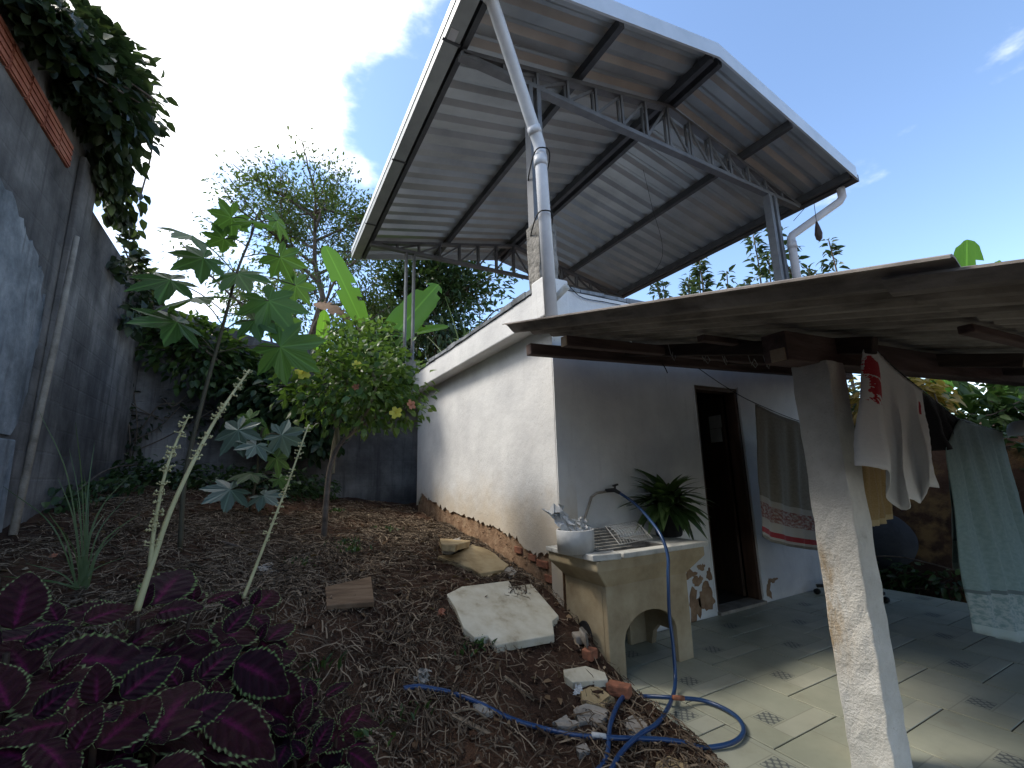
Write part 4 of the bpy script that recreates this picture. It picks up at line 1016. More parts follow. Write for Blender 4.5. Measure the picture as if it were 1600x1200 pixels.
backmass([(420, 620, 320, .5), (470, 640, 360, .5), (520, 630, 300, .5), (560, 620, 260, .45), (600, 600, 240, .4), (440, 680, 220, .4), (400, 660, 180, .4), (500, 690, 160, .35), (380, 610, 160, .35), (620, 590, 160, .3), (560, 560, 220, .4), (600, 540, 220, .4), (520, 570, 200, .4)], 7.15, M['l_dark'], .13, 'dark leafy creeper mass covering the middle of the back wall', flat=.28, stems=18)
backmass([(200, 665, 60, .3), (185, 640, 40, .2), (195, 610, 40, .15), (190, 700, 60, .25), (330, 660, 60, .4), (280, 640, 50, .4)], 7.42, M['l_vine'], .09, 'thin ivy runners low on the back wall near its left corner', flat=.06, stems=14)
# roofside bush under the canopy left edge
backmass([(560, 545, 260, .35), (600, 560, 260, .35), (630, 590, 200, .28), (540, 520, 150, .3), (590, 520, 120, .3)], 6.75, M['l_hib'], .10, 'light green bush against the rear corner of the outbuilding', name='bush', flat=.3, stems=10)
# hibiscus with yellow flowers
hb = hit(506, 842); hd = math.hypot(hb[0], hb[1])
hib = thing('hibiscus', hb, 'small hibiscus tree with yellow flowers beside the outbuilding wall', 'tree')
def H(px, py, dd=0): return atD(px, py, hd+dd)
tr = catmull([hb, H(510, 780), H(516, 730), H(530, 695), H(552, 672)], 6)
part('trunk', MB().tube(tr, np.linspace(.026, .018, len(tr)), 8), M['bark'], hib, smooth=True)
br = [[(552, 672, 0), (575, 640, -.1), (590, 600, -.1), (605, 570, 0)], [(540, 685, 0), (580, 655, .1), (610, 642, .1), (640, 628, 0)], [(516, 730, 0), (522, 690, .1), (535, 630, .1), (545, 580, .2), (552, 540, .2)], [(530, 695, 0), (525, 660, 0), (505, 625, -.1), (480, 605, -.1), (462, 590, -.1)], [(590, 600, -.1), (575, 570, 0), (560, 545, 0)], [(545, 600, .1), (520, 570, 0), (505, 555, 0)], [(520, 740, 0), (523, 700, .05), (527, 640, .15), (520, 600, .2)]]
mb = MB(); ctr = []
for b in br:
    pts = catmull([H(*q) for q in b], 5); mb.tube(pts, np.linspace(.016, .005, len(pts)), 6, False); ctr.extend(pts[6:])
part('branches', mb, M['twig'], hib, smooth=True)
cl = [(470, 600, .16, 120), (500, 585, .22, 220), (530, 600, .25, 260), (560, 590, .25, 280), (590, 590, .25, 300), (620, 600, .22, 240), (640, 625, .14, 110), (520, 560, .2, 160), (555, 555, .22, 180), (590, 555, .22, 200), (545, 630, .22, 170), (580, 630, .2, 150), (615, 640, .16, 90), (505, 625, .18, 120), (480, 620, .14, 70), (600, 650, .1, 30), (560, 655, .12, 40), (635, 655, .08, 24)]
P = np.concatenate([H(px, py, 0) + np.clip(rng.normal(0, .8, (int(n*.72), 3)), -1.25, 1.25)*np.array((s, s*1.4, s*.9)) for px, py, s, n in cl])
P = P[(P[:, 0] < 1.93)]; CT = np.array(ctr+tr); P = P[np.min(np.linalg.norm(P[:, None]-CT[None], axis=2), axis=1) < .34]
leaf_part('crown', P, unit(P-P.mean(0))+np.array((0, 0, -.3)), .082, M['l_hib'], hib, asp=.6, jit=.7)
def flower(c, r, mat, face):
    c = np.array(c, float); f = unit(np.array(face, float)); a = unit(np.cross(f, (0, 0, 1))); b = np.cross(f, a); mb = MB()
    for k in range(5):
        t = 2*math.pi*k/5; d = a*math.cos(t)+b*math.sin(t); s = np.cross(f, d)
        mb.add([c, c+d*r*.5+s*r*.42+f*r*.35, c+d*r+s*r*.3+f*r*.45, c+d*r*1.05-s*r*.25+f*r*.4, c+d*r*.5-s*r*.42+f*r*.3], [(0,1,2,3,4)])
    mb.tube([c, c+f*r*.9], [r*.08, r*.05], 5)
    part('flower', mb, mat, hib)
tocam = lambda p: CAM-p
for (px, py, r, m) in ((473, 583, .062, 'petal'), (619, 646, .055, 'petal'), (557, 571, .04, 'petal'), (641, 633, .045, 'petal2'), (556, 605, .03, 'petal2')):
    c = H(px, py, -.32); flower(c, r, M[m], unit(tocam(c))+np.array((rng.normal(0, .3), 0, .35)))
# second thin stem behind
# castor plants
def castor_mesh(mat, lobes=7, seed=1):
    r = np.random.default_rng(seed); vs = [(0, 0, 0)]; uv = [(.5, 0)]; ring = []
    angs = np.linspace(-2.55, 2.55, lobes); out = []
    for i, a in enumerate(angs):
        L = (.62 - .055*abs(a)**1.35)*r.uniform(.92, 1.06); hw = .16
        for (da, rr) in ((-.36, .60), (-.30, .70), (-.25, .73), (-.19, .84), (-.12, .86), (-.06, .95), (0, 1.04), (.06, .95), (.12, .86), (.19, .84), (.25, .73), (.30, .70), (.36, .60)):
            out.append((a+da, L*rr))
    for (a, L) in out:
        z = -.16*L*L*2.2 - .06*abs(math.sin(a*2.6))*L; vs.append((math.sin(a)*L, math.cos(a)*L, z)); uv.append((.5+.5*math.sin(a*lobes/1.75)*.6, L*1.5))
    n = len(vs)-1; fs = [(0, i, i+1) for i in range(1, n)]
    me = mesh_of(MB().add(vs, fs, uv), 'leaf'); me.materials.append(mat); return me
def castor(base, stem, leaves, label, mats, seed, rad=.02):
    rs = np.random.default_rng(seed); root = thing('castor_plant', base, label, 'plant')
    st = catmull(stem, 6); part('stem', MB().tube(st, np.linspace(rad, rad*.45, len(st)), 8), M['castorstem'], root, smooth=True)
    meshes = [castor_mesh(m, 7, seed+i) for i, m in enumerate(mats)]
    for (c, sz, mi, dv) in leaves:
        c = np.array(c, float); S = np.array(st); j = np.argmin(np.linalg.norm(S-c-(0, 0, .05), axis=1)); j = max(0, j-3)
        m = (S[j]+c)/2+np.array((0, 0, .03)); part('petiole', MB().tube(catmull([S[j], m, c], 4), .0045, 5, False), M['castorstem'], root)
        out = c-S[j]; out[2] = 0; out = unit(out) if np.linalg.norm(out) > .02 else np.array((.3, -1, 0.))
        d = unit(out + np.array((0, 0, -.55+dv)) + rs.normal(0, .2, 3)); n_ = unit(np.array((0, 0, .55)) - unit(CAM-c)*(-.75) + rs.normal(0, .22, 3))
        place(meshes[mi], 'leaf', root, c, d, n_, sz)
    return root
cb = hit(281, 862); cd = math.hypot(cb[0], cb[1])
C = lambda px, py, dd=0: atD(px, py, cd+dd)
cl = [(300, 368, -.2, 60), (350, 373, .2, 46), (318, 403, -.1, 62), (362, 340, .1, 52), (395, 348, -.1, 52), (432, 345, .1, 52), (438, 402, 0, 56), (266, 437, -.1, 70), (372, 428, -.15, 66), (306, 464, -.2, 86), (420, 470, -.1, 80), (462, 446, .1, 50), (398, 500, -.1, 60), (277, 503, -.15, 76), (438, 542, -.2, 84), (443, 505, .2, 50)]
castor(cb, [cb, C(290, 740), C(318, 620), C(340, 540), C(356, 480), C(372, 420), C(392, 370), C(402, 335)],
       [(C(px, py, dd), wpx/FPX*cd*1.12, 0, 0) for (px, py, dd, wpx) in cl], 'tall castor oil plant with star-shaped green leaves in front of the back wall', [M['castor']], 3, .016)
cb2 = hit(300, 880); cb2 = hit(390, 800); cd2 = math.hypot(cb2[0], cb2[1]); C2 = lambda px, py, dd=0: atD(px, py, cd2+dd)
castor(cb2, [cb2, C2(396, 770), C2(402, 735), C2(404, 700), C2(410, 668)],
       [(C2(px, py, dd), wpx/FPX*cd2, mi, .1) for (px, py, dd, wpx, mi) in ((372, 672, -.1, 62, 1), (440, 680, -.1, 56, 1), (400, 695, -.2, 46, 1), (432, 716, 0, 42, 0), (392, 740, -.1, 46, 0), (360, 765, -.15, 58, 1), (412, 774, -.1, 48, 1), (436, 748, 0, 30, 0), (415, 668, .1, 40, 0), (390, 655, .1, 40, 0))],
       'young castor oil plant with bluish leaves low against the dark back wall', [M['castor'], M['castor_b']], 6, .014)
# banana plants
def banana_mesh(mat, seed, n=18, wmax=.125, curl=.25, torn=.5, name='leaf'):
    r = np.random.default_rng(seed); vs = []; uv = []; fs = []
    for i in range(n+1):
        t = i/n; wd = wmax*(math.sin(math.pi*min(1, .06+t*.90))**.36)*(.82 if t > .97 else 1)
        for k, s in enumerate((-1, -.5, 0, .5, 1)):
            tear = (r.uniform(0, 1)**3)*torn*.05 if abs(s) == 1 else 0
            vs.append((s*wd*(1-tear*3), t - abs(s)*.03 - tear, -curl*t*t + abs(s)*wd*.38 - (abs(s) == 1)*wd*.18)); uv.append((.5+s*.5, t))
    for i in range(n):
        for k in range(4):
            a = i*5+k
            if (k in (0, 3)) and r.uniform() < torn*.22: continue
            fs.append((a, a+1, a+6, a+5))
    me = mesh_of(MB().add(vs, fs, uv), name, True); me.materials.append(mat); return me
def banana(name, base, label, leaves, seed, ptop=None):
    root = thing(name, base, label, 'banana plant', 'banana plants'); top = np.array(ptop, float)
    part('stem', MB().tube([base, (np.array(base)+top)/2, top], [.11, .09, .05], 10), M['twig'], root, smooth=True)
    for i, (a, b, L, face, mt, cu) in enumerate(leaves):
        a = np.array(a, float); b = np.array(b, float); me = banana_mesh(M[mt], seed+i, curl=cu, torn=.5 if mt == 'banana' else 1.5)
        part('petiole', MB().tube([top, (top+a)/2+(0, 0, .05), a], [.03, .02, .015], 6, False), M['twig'], root)
        nrm = unit(np.array(face, float)); place(me, 'leaf' if mt == 'banana' else 'dry_leaf', root, a, b-a, nrm, np.linalg.norm(b-a), L)
BD = 9.0
B = lambda px, py, dd=0: atD(px, py, BD+dd)
bb = B(600, 560); bb[2] = gh(bb[0], bb[1])
tc_ = lambda p: unit(CAM-p)
fc = tc_(B(560, 450))
banana('banana_plant', bb, 'bright green banana plant rising behind the back wall beside the canopy post',
       [(B(565, 505), B(510, 380), 1.15, fc+np.array((.3, 0, .5)), 'banana', .05), (B(598, 545), B(684, 440), 1.5, fc+np.array((-.4, 0, .4)), 'banana', .06), (B(500, 560), B(508, 484, -.1), 1.3, fc+np.array((.6, 0, .3)), 'banana', .02),
        (B(618, 520), B(578, 495, .5), 1.9, fc+np.array((0, 0, 1.2)), 'banana', .3), (B(545, 500), B(488, 452, .2), 1.1, fc+np.array((0, 0, .6)), 'banana_old', .5), (B(552, 515), B(515, 508, .1), .9, fc, 'banana_old', .9), (B(625, 525), B(702, 503, .2), .8, fc+np.array((0, 0, .9)), 'banana', .12)], 60, B(588, 545))
bb = atD(1512, 420, 9.5); tp_ = bb.copy(); tp_[2] = atD(1512, 440, 9.5)[2]; bs = bb.copy(); bs[2] = gh(bb[0], bb[1])
B2 = lambda px, py, dd=0: atD(px, py, 9.5+dd)
banana('banana_plant', bs, 'banana plant whose leaf tip shows above the right end of the porch roof',
       [(B2(1508, 520), B2(1512, 373), 1.15, tc_(bb)+np.array((.5, 0, .2)), 'banana', .02), (B2(1530, 450), B2(1562, 405), 1.0, tc_(bb)+np.array((0, 0, .4)), 'banana', .1), (B2(1540, 560), B2(1600, 625, -.5), 1.6, tc_(bb)+np.array((0, 0, .5)), 'banana', .1), (B2(1500, 560), B2(1440, 640, -.3), 1.3, tc_(bb)+np.array((0, 0, .5)), 'banana', .2)], 80, tp_)
# garden seen beyond the porch
def garden(lst, dist, mat, size, label, name='garden_bush', cat='bush', asp=.5, **k):
    vb = [(atD(px, py, dist), (s, s, s*.85), n) for (px, py, n, s) in lst]; return leafmass(name, vb, mat, size, label, cat, asp=asp, **k)
garden([(1340, 640, 200, .45), (1400, 640, 220, .5), (1340, 690, 160, .45), (1400, 690, 150, .5)], 8.6, M['l_dark'], .18, 'dark bush right behind the white post beyond the patio')
garden([(1340, 615, 60, .28), (1420, 600, 90, .32), (1445, 620, 90, .3), (1335, 650, 40, .2)], 8.0, M['l_yellow'], .16, 'yellowing bush showing under the porch beam')
garden([(1500, 640, 260, .6), (1560, 660, 300, .6), (1600, 640, 260, .6), (1540, 700, 260, .6), (1620, 700, 200, .6), (1470, 690, 220, .55)], 9.2, M['l_creep'], .2, 'green bush beyond the far right of the patio')
garden([(1400, 720, 260, .6), (1480, 730, 240, .6), (1560, 740, 240, .6), (1640, 740, 200, .6), (1340, 720, 200, .5)], 8.4, M['l_dark'], .16, 'low dark shrubs along the top of the earth bank')
# ferns at the foot of the bank
leafmass('bank_weeds', [((6.35, y, .12), (.18, .35, .16), 90) for y in np.arange(1.3, 3.4, .35)], M['l_ground'], .09, 'dark weeds along the patio edge at the foot of the earth bank', 'weeds', stems=6)
leafmass('bank_creeper', [((7.25+.05*k, .9+.3*k, 1.45-.12*(k % 2)), (.25, .4, .38), 150) for k in range(8)], M['l_dark'], .12, 'dark creeper hanging over the brow of the earth bank', 'creeper', stems=12)
bo = MB(); nU, nV = 18, 10; c = atX(1372, 850, 6.75); vs = []; fs = []
for j in range(nV+1):
    ph = math.pi*j/nV
    for i in range(nU):
        th = 2*math.pi*i/nU; rr = 1+.05*math.sin(3*th+ph*2)+.04*math.sin(5*th)
        vs.append((c[0]+.30*rr*math.sin(ph)*math.cos(th), c[1]+.46*rr*math.sin(ph)*math.sin(th), c[2]+.40*rr*math.cos(ph)))
for j in range(nV):
    for i in range(nU): fs.append((j*nU+i, j*nU+(i+1) % nU, (j+1)*nU+(i+1) % nU, (j+1)*nU+i))
solo('boulder', bo.add(vs, fs), M['boulder'], 'dark slate blue rounded boulder at the foot of the earth bank', 'boulder', smooth=True)
# ground cover in the far corner
leafmass('ground_cover', [((-1.2+i*.32, 6.9-.1*(i % 3), gh(-1.2+i*.32, 6.8)+.12), (.3, .5, .24), 300) for i in range(7)] + [((-1.25, 6.0, gh(-1.25, 6.0)+.1), (.25, .6, .14), 160), ((-1.3, 5.2, gh(-1.3, 5.2)+.1), (.2, .5, .14), 110)],
         M['l_ground'], .07, 'low green weeds along the foot of the back wall corner', 'weeds')
tuft = [(540, 850, 26), (545, 862, 22), (520, 800, 16), (600, 830, 10), (470, 880, 10), (735, 1010, 10), (640, 1110, 10), (560, 1140, 14), (500, 1040, 12)]
tP = []; tD = []
for (px, py, n) in tuft:
    p = hit(px, py)
    for k in range(n*3): tP.append(p+np.array((rng.normal(0, .06), rng.normal(0, .08), .0))); tD.append((rng.normal(0, .5), rng.normal(0, .5), 1))
wt = thing('weed_tufts', hit(540, 850), 'small green weed sprigs scattered over the bare soil', 'weeds'); leaf_part('sprigs', tP, tD, .05, M['l_ground'], wt, asp=.35, jit=.3)
# grass tufts of long blades
def blades(name, base, specs, label, cat, mat='blade', group=None):
    root = thing(name, base, label, cat, group)
    for (a, m, b, wd) in specs:
        pts = catmull([a, m, b], 6); mb = MB(); n = len(pts); vs = []; fs = []
        t = unit(pts[-1]-pts[0]); s = unit(np.cross(t, unit(CAM-pts[0])))
        for i, p in enumerate(pts): w_ = wd*(1-i/(n-1))**.6+.0008; vs += [p-s*w_/2, p+s*w_/2]
        for i in range(n-1): fs.append((2*i, 2*i+1, 2*i+3, 2*i+2))
        part('blade', mb.add(vs, fs), M[mat], root)
    return root
gb = hit(128, 925); gd = math.hypot(gb[0], gb[1]); G = lambda px, py, dd=0: atD(px, py, gd+dd)
sp = []
for (x1, y1) in ((60, 640), (90, 745), (108, 700), (118, 660), (148, 690), (140, 765), (172, 770), (200, 775), (215, 730), (222, 800), (165, 800), (185, 830), (75, 800), (40, 880), (30, 905), (195, 870), (120, 780), (132, 740), (100, 830), (160, 850), (5, 760), (0, 900)):
    x0 = 128+rng.normal(0, 7); sp.append((G(x0, 922), G(x0+(x1-x0)*.35, 922+(y1-922)*.62), G(x1, y1, rng.normal(0, .15)), rng.uniform(.006, .012)))
blades('lemongrass', gb, sp, 'clump of tall green lemongrass at the left edge of the yard', 'grass clump')
rb = atY(722, 560, 4.9); rb = np.array((2.15, 4.6, 2.865)); K = lambda px, py: atX(px, py, 2.12)
sp = [(K(722, 556), K(712, 515), K(693, 455), .02), (K(723, 556), K(725, 525), K(726, 490), .015), (K(735, 545), K(745, 510), K(775, 488), .018), (K(738, 542), K(752, 515), K(768, 500), .012)]
for k in range(26):
    x0 = rng.uniform(672, 745); y0 = np.interp(x0, [672, 745], [592, 540]); sp.append((K(x0, y0), K(x0+rng.normal(0, 6), y0-rng.uniform(15, 30)), K(x0+rng.normal(0, 18), y0-rng.uniform(18, 52)), .014))
blades('grass_tuft', rb, sp, 'green grass tuft sprouting on the left edge of the slab roof', 'grass clump')
# coleus
def coleus_mesh(seed, n=28):
    r = np.random.default_rng(seed); vs = []; uv = []; fs = []
    for i in range(n+1):
        t = i/n; wd = .36*(math.sin(math.pi*t**.72)**.8) if 0 < t < 1 else .003
        wd *= (1.03 if i % 2 else .955)*(1+.03*math.sin(i*1.9+seed*2))
        for s in (-1, -.55, 0, .55, 1):
            z = -.28*t*t + .10*abs(s)*wd*2 - .16*(abs(s)**3)*wd + .016*math.sin(t*30+s)*abs(s); vs.append((s*wd, t, z)); uv.append((.5+.5*s, t))
    for i in range(n):
        for k in range(4): a = i*5+k; fs.append((a, a+1, a+6, a+5))
    me = mesh_of(MB().add(vs, fs, uv), 'leaf', True); me.materials.append(M['coleus']); return me
cmesh = [coleus_mesh(i) for i in range(3)]
def coleus_plant(base, whorls, label, seed):
    rs = np.random.default_rng(seed); root = thing('coleus_plant', base, label, 'plant')
    for wi, (c, sz, tilt) in enumerate(whorls):
        c = np.array(c, float); st = catmull([np.array(base)+rs.normal(0, .04, 3)*np.array((1, 1, 0)), (np.array(base)+c)/2+rs.normal(0, .03, 3), c], 5)
        part('stem', MB().tube(st, np.linspace(.007, .004, len(st)), 6, False), M['coleus_stem'], root, smooth=True)
        a0 = rs.uniform(0, 6.28); tcv = CAM-c; tcv[2] = 0; ax = unit(np.array((0, 0, 1.)) + unit(tcv)*.62 + rs.normal(0, .14, 3))
        e1 = unit(np.cross(ax, (1, 0.2, 0))); e2 = np.cross(ax, e1)
        for lv, (dn, s, el) in enumerate(((0, .30, 45), (.006, .52, 20), (.022, .85, -6), (.055, 1.0, -30), (.10, 1.05, -48), (.155, 1.0, -60))):
            for k in range(2):
                a = a0 + lv*math.pi/2 + k*math.pi + rs.normal(0, .16); e = R(el+rs.normal(0, 9))
                o_ = e1*math.cos(a)+e2*math.sin(a); d = o_*math.cos(e)+ax*math.sin(e); n_ = ax*math.cos(e)-o_*math.sin(e)
                p = c - ax*dn + d*.012*(lv+1)*sz/.12
                place(cmesh[rs.integers(0, 3)], 'leaf', root, p, d, n_+rs.normal(0, .12, 3), sz*s*rs.uniform(.88, 1.1), rs.uniform(.92, 1.1))
    return root
cbx = atD(190, 1180, 1.05); cbase = np.array((cbx[0], cbx[1], gh(cbx[0], cbx[1])))
W = [(215, 965, 1.15, .16), (95, 985, 1.12, .16), (335, 1010, 1.15, .15), (150, 1120, .86, .15), (300, 950, 1.30, .14), (390, 955, 1.38, .13), (10, 1020, 1.0, .17), (285, 1085, 1.02, .15), (375, 1045, 1.2, .13), (30, 1140, .84, .15), (245, 1150, .92, .14), (155, 1040, 1.1, .16), (330, 1120, 1.05, .14), (60, 1080, .98, .15), (400, 1010, 1.3, .12), (200, 1200, .85, .14), (100, 1200, .8, .14)]
coleus_plant(cbase, [(atD(px, py, d), s, ((px-200)/900*.6, -.35)) for px, py, d, s in W], 'large purple coleus with green-edged leaves filling the lower left corner', 21)
cbx = atD(495, 1150, 1.45); cbase2 = np.array((cbx[0], cbx[1], gh(cbx[0], cbx[1])))
coleus_plant(cbase2, [(atD(px, py, d), s, (.0, -.35)) for px, py, d, s in ((490, 1100, 1.35, .145), (455, 1150, 1.25, .13), (525, 1150, 1.25, .12), (480, 1190, 1.2, .13))], 'smaller purple coleus standing right of the large one', 25)
# dry flower spikes of the coleus
def spike(pts, label, r0, blooms):
    P = catmull(pts, 8); root = thing('flower_spike', P[0], label, 'flower stalk', 'dry coleus flower stalks')
    part('stalk', MB().tube(P, np.linspace(r0, r0*.45, len(P)), 7), M['spike'], root, smooth=True)
    mb = MB(); a, b = blooms
    for i in range(int(len(P)*a), int(len(P)*b)):
        for sub in (0, .5):
            j = min(len(P)-2, i); c = P[j]+(P[j+1]-P[j])*sub
            if rng.uniform() < .45: continue
            for k in range(4):
                t = rng.uniform(0, 6.28); o_ = np.array((math.cos(t), math.sin(t), rng.uniform(-.1, .4)))*rng.uniform(.006, .013)
                e = c+o_; mb.tube([c, e], .0009, 4, False); s = rng.uniform(.0016, .0030)
                mb.add([e+(s, 0, 0), e+(-s, 0, 0), e+(0, s, 0), e+(0, -s, 0), e+(0, 0, s*1.5), e+(0, 0, -s)], [(0,2,4),(2,1,4),(1,3,4),(3,0,4),(2,0,5),(1,2,5),(3,1,5),(0,3,5)])
    part('seed_whorls', mb, M['spike'], root, kind='stuff')
spike([atD(214, 955, 1.14), atD(238, 880, 1.16), atD(270, 790, 1.2), atD(318, 690, 1.25), atD(352, 632, 1.3), atD(390, 578, 1.35)], 'thick pale flower stalk rising from the large coleus, leaning right', .006, (.5, 1))
spike([atD(234, 885, 1.16), atD(242, 820, 1.17), atD(258, 740, 1.18), atD(276, 690, 1.2), atD(296, 648, 1.2)], 'short side stalk thick with seed whorls beside the tall flower stalk', .0042, (.15, 1))
spike([atD(380, 935, 1.38), atD(400, 885, 1.4), atD(425, 820, 1.42), atD(450, 755, 1.45), atD(482, 664, 1.5)], 'lone flower stalk with seed whorls nearest the hibiscus trunk', .0046, (.42, 1))

# ================================================================== THINGS ON THE GROUND
def stone(poly_px, mat, th, label, cat='stone', group=None, zoff=.0, name='stone_slab', tilt=None, irregular=0, bevel=.006):
    pts = [hit(px, py) for px, py in poly_px]; c = np.mean(pts, 0)
    # plane through the soil points
    A = np.array([[p[0]-c[0], p[1]-c[1], 1] for p in pts]); co = np.linalg.lstsq(A, np.array([p[2] for p in pts]), rcond=None)[0]
    if tilt is not None: co[0] = co[0]*.3+tilt[0]; co[1] = co[1]*.3+tilt[1]
    top = []
    for px, py in poly_px:
        d = ray(px, py); zp = lambda p: co[0]*(p[0]-c[0])+co[1]*(p[1]-c[1])+co[2]+zoff
        t = .2
        while t < 30:
            p = CAM+d*t
            if p[2] <= zp(p): break
            t += .004
        top.append(CAM+d*t)
    n = len(top); rs = np.random.default_rng(n+int(abs(c[0])*100))
    dense = []
    for i in range(n):
        a, b = top[i], top[(i+1) % n]; dense.append(a)
        if irregular:
            for q in (.33, .66): dense.append(a+(b-a)*q+rs.normal(0, irregular, 3)*np.array((1, 1, .1)))
    n = len(dense)
    vs = dense + [p+rs.normal(0, irregular*.8, 3)*np.array((1, 1, 0))-np.array((0, 0, th)) for p in dense]
    fs = [tuple(range(n)), tuple(reversed(range(n, 2*n)))] + [(i, i+n, (i+1) % n+n, (i+1) % n) for i in range(n)]
    return solo(name, MB().add(vs, fs), M[mat], label, cat, group, bevel=bevel)
stone([(698, 928), (722, 916), (795, 907), (800, 916), (830, 912), (873, 962), (863, 970), (866, 992), (775, 1008), (762, 993), (742, 996), (724, 980), (712, 950)], 'slabstone', .045, 'large broken cream marble slab lying on the soil beside the tank', 'slab', zoff=.05, bevel=.005)
stone([(684, 868), (708, 866), (738, 850), (762, 858), (795, 882), (788, 890), (750, 896), (722, 884)], 'ystone', .035, 'irregular yellow sandstone slab by the outbuilding wall', 'slab', zoff=.045, irregular=.008)
stone([(688, 840), (725, 830), (735, 845), (712, 852), (690, 850)], 'ystone', .05, 'small yellow stone behind the larger sandstone slab', zoff=.028, irregular=.012, name='stone')
stone([(700, 845), (720, 838), (724, 848), (708, 858), (692, 856)], 'gstone', .05, 'brown earthy stone resting on the small yellow stone', zoff=.045, irregular=.015, name='stone')
stone([(508, 916), (580, 900), (585, 940), (510, 946)], 'board', .03, 'weathered brown square board lying on the bare soil', 'board', zoff=.045, name='wooden_board')
stone([(880, 1046), (915, 1040), (945, 1050), (950, 1062), (895, 1066), (882, 1056)], 'slabstone', .04, 'pale flat hexagonal paving piece in front of the tank leg', 'stone', zoff=.045, name='stone', bevel=.004)
stn = [([(905, 1078), (935, 1072), (962, 1090), (945, 1105), (915, 1095)], 'ystone', 'yellow stone just below the pale hexagonal paving piece'),
       ([(895, 1108), (915, 1098), (950, 1108), (940, 1128), (905, 1128)], 'gstone', 'grey stone under the bend of the blue hose'),
       ([(862, 1128), (885, 1116), (905, 1128), (880, 1134)], 'gstone', 'flat grey stone left of the hose crossing'),
       ([(738, 1100), (752, 1094), (772, 1105), (765, 1114), (745, 1112)], 'gstone', 'small grey stone touching the blue hose on the soil'),
       ([(975, 1125), (992, 1112), (1010, 1130), (1018, 1150), (990, 1155), (980, 1140)], 'gstone', 'upright grey rubble piece inside the hose loop'),
       ([(752, 888), (780, 886), (785, 896), (762, 900)], 'ystone', 'yellow chip in front of the sandstone slab'),
       ([(785, 890), (800, 885), (808, 893), (795, 900)], 'gstone', 'grey brown chip beside the sandstone slab'),
       ([(905, 980), (925, 970), (935, 990), (915, 1000)], 'gstone', 'round rubble lump at the side of the tank'),
       ([(1025, 1190), (1045, 1180), (1075, 1190), (1070, 1205), (1030, 1205)], 'ystone', 'ochre stone at the bottom edge beside the tiles'),
       ([(400, 885), (425, 878), (435, 888), (415, 898)], 'gstone', 'pale stone on the soil behind the coleus'),
       ([(20, 945), (75, 930), (80, 955), (30, 968)], 'gstone', 'grey stone lying at the left edge below the lemongrass'),
       ([(900, 1165), (915, 1160), (922, 1172), (905, 1176)], 'gstone', 'small dark stone below the white joint of the hose')]
for i, (pl_, m, lb) in enumerate(stn): stone(pl_, m, .05, lb, 'stone', 'loose stones on the soil', zoff=.028, irregular=.008, name='stone')
# bricks
def brick(px, py, ang, size, label, zoff=.03, mat='brick'):
    p = hit(px, py); d = np.array((math.cos(ang), math.sin(ang), 0)); mb = MB().bar(p-d*size[0]/2+(0, 0, zoff), p+d*size[0]/2+(0, 0, zoff), size[1], size[2])
    return solo('brick', mb, M[mat], label, 'brick', 'broken clay bricks', bevel=.008)
brick(968, 1088, R(-60), (.13, .07, .06), 'orange clay brick lying where soil meets the tiles', .035)
brick(922, 1030, R(20), (.08, .07, .06), 'orange brick fragment at the foot of the tank side', .03)
brick(905, 1002, R(70), (.10, .07, .05), 'earthy brick fragment above the orange fragment beside the tank', .02, 'gstone')
dc = atX(917, 995, 2.05)
dm = MB(); 
ring = [(dc[0]-.02, dc[1]+.075*math.cos(a), dc[2]+.105*math.sin(a)) for a in np.linspace(0, 2*math.pi, 24, endpoint=False)]
ring2 = [(x+.012, y, z) for x, y, z in ring]; n = 24
dm.add(ring+ring2, [tuple(range(n)), tuple(reversed(range(n, 2*n)))]+[(i, (i+1) % n, (i+1) % n+n, i+n) for i in range(n)])
solo('black_disc', dm, M['black'], 'black plastic disc leaning on the left side of the tank', 'disc')
# sticks and planks
def stick(pa_, pb_, wd, label, mat='stick', group='loose sticks on the soil', flat=False, lift=.015):
    a = hit(*pa_)+(0, 0, lift); b = hit(*pb_)+(0, 0, lift)
    mb = MB().bar(a, b, wd, wd*.45) if flat else MB().tube(catmull([a, (a+b)/2+rng.normal(0, .012, 3), b], 5), wd/2, 6)
    return solo('stick', mb, M[mat], label, 'stick', group)
stick((707, 1124), (802, 1172), .028, 'flat wooden strip lying below the blue hose', flat=True)
stick((788, 1062), (835, 1098), .022, 'short flat wooden strip above the blue hose', flat=True)
stick((925, 1128), (952, 1150), .02, 'little wooden strip near the hose crossing', flat=True)
stick((345, 850), (410, 868), .022, 'dark dead branch on the soil behind the flower stalks', 'bark')
stick((600, 990), (690, 1010), .016, 'thin dry branch left of the marble slab', 'bark')
stick((505, 905), (530, 960), .014, 'bent dry twig by the brown board')
stick((712, 1118), (760, 1128), .01, 'thin pale twig above the wooden strip')
stick((500, 925), (450, 880), .012, 'thin twig running left from the brown board', 'bark')
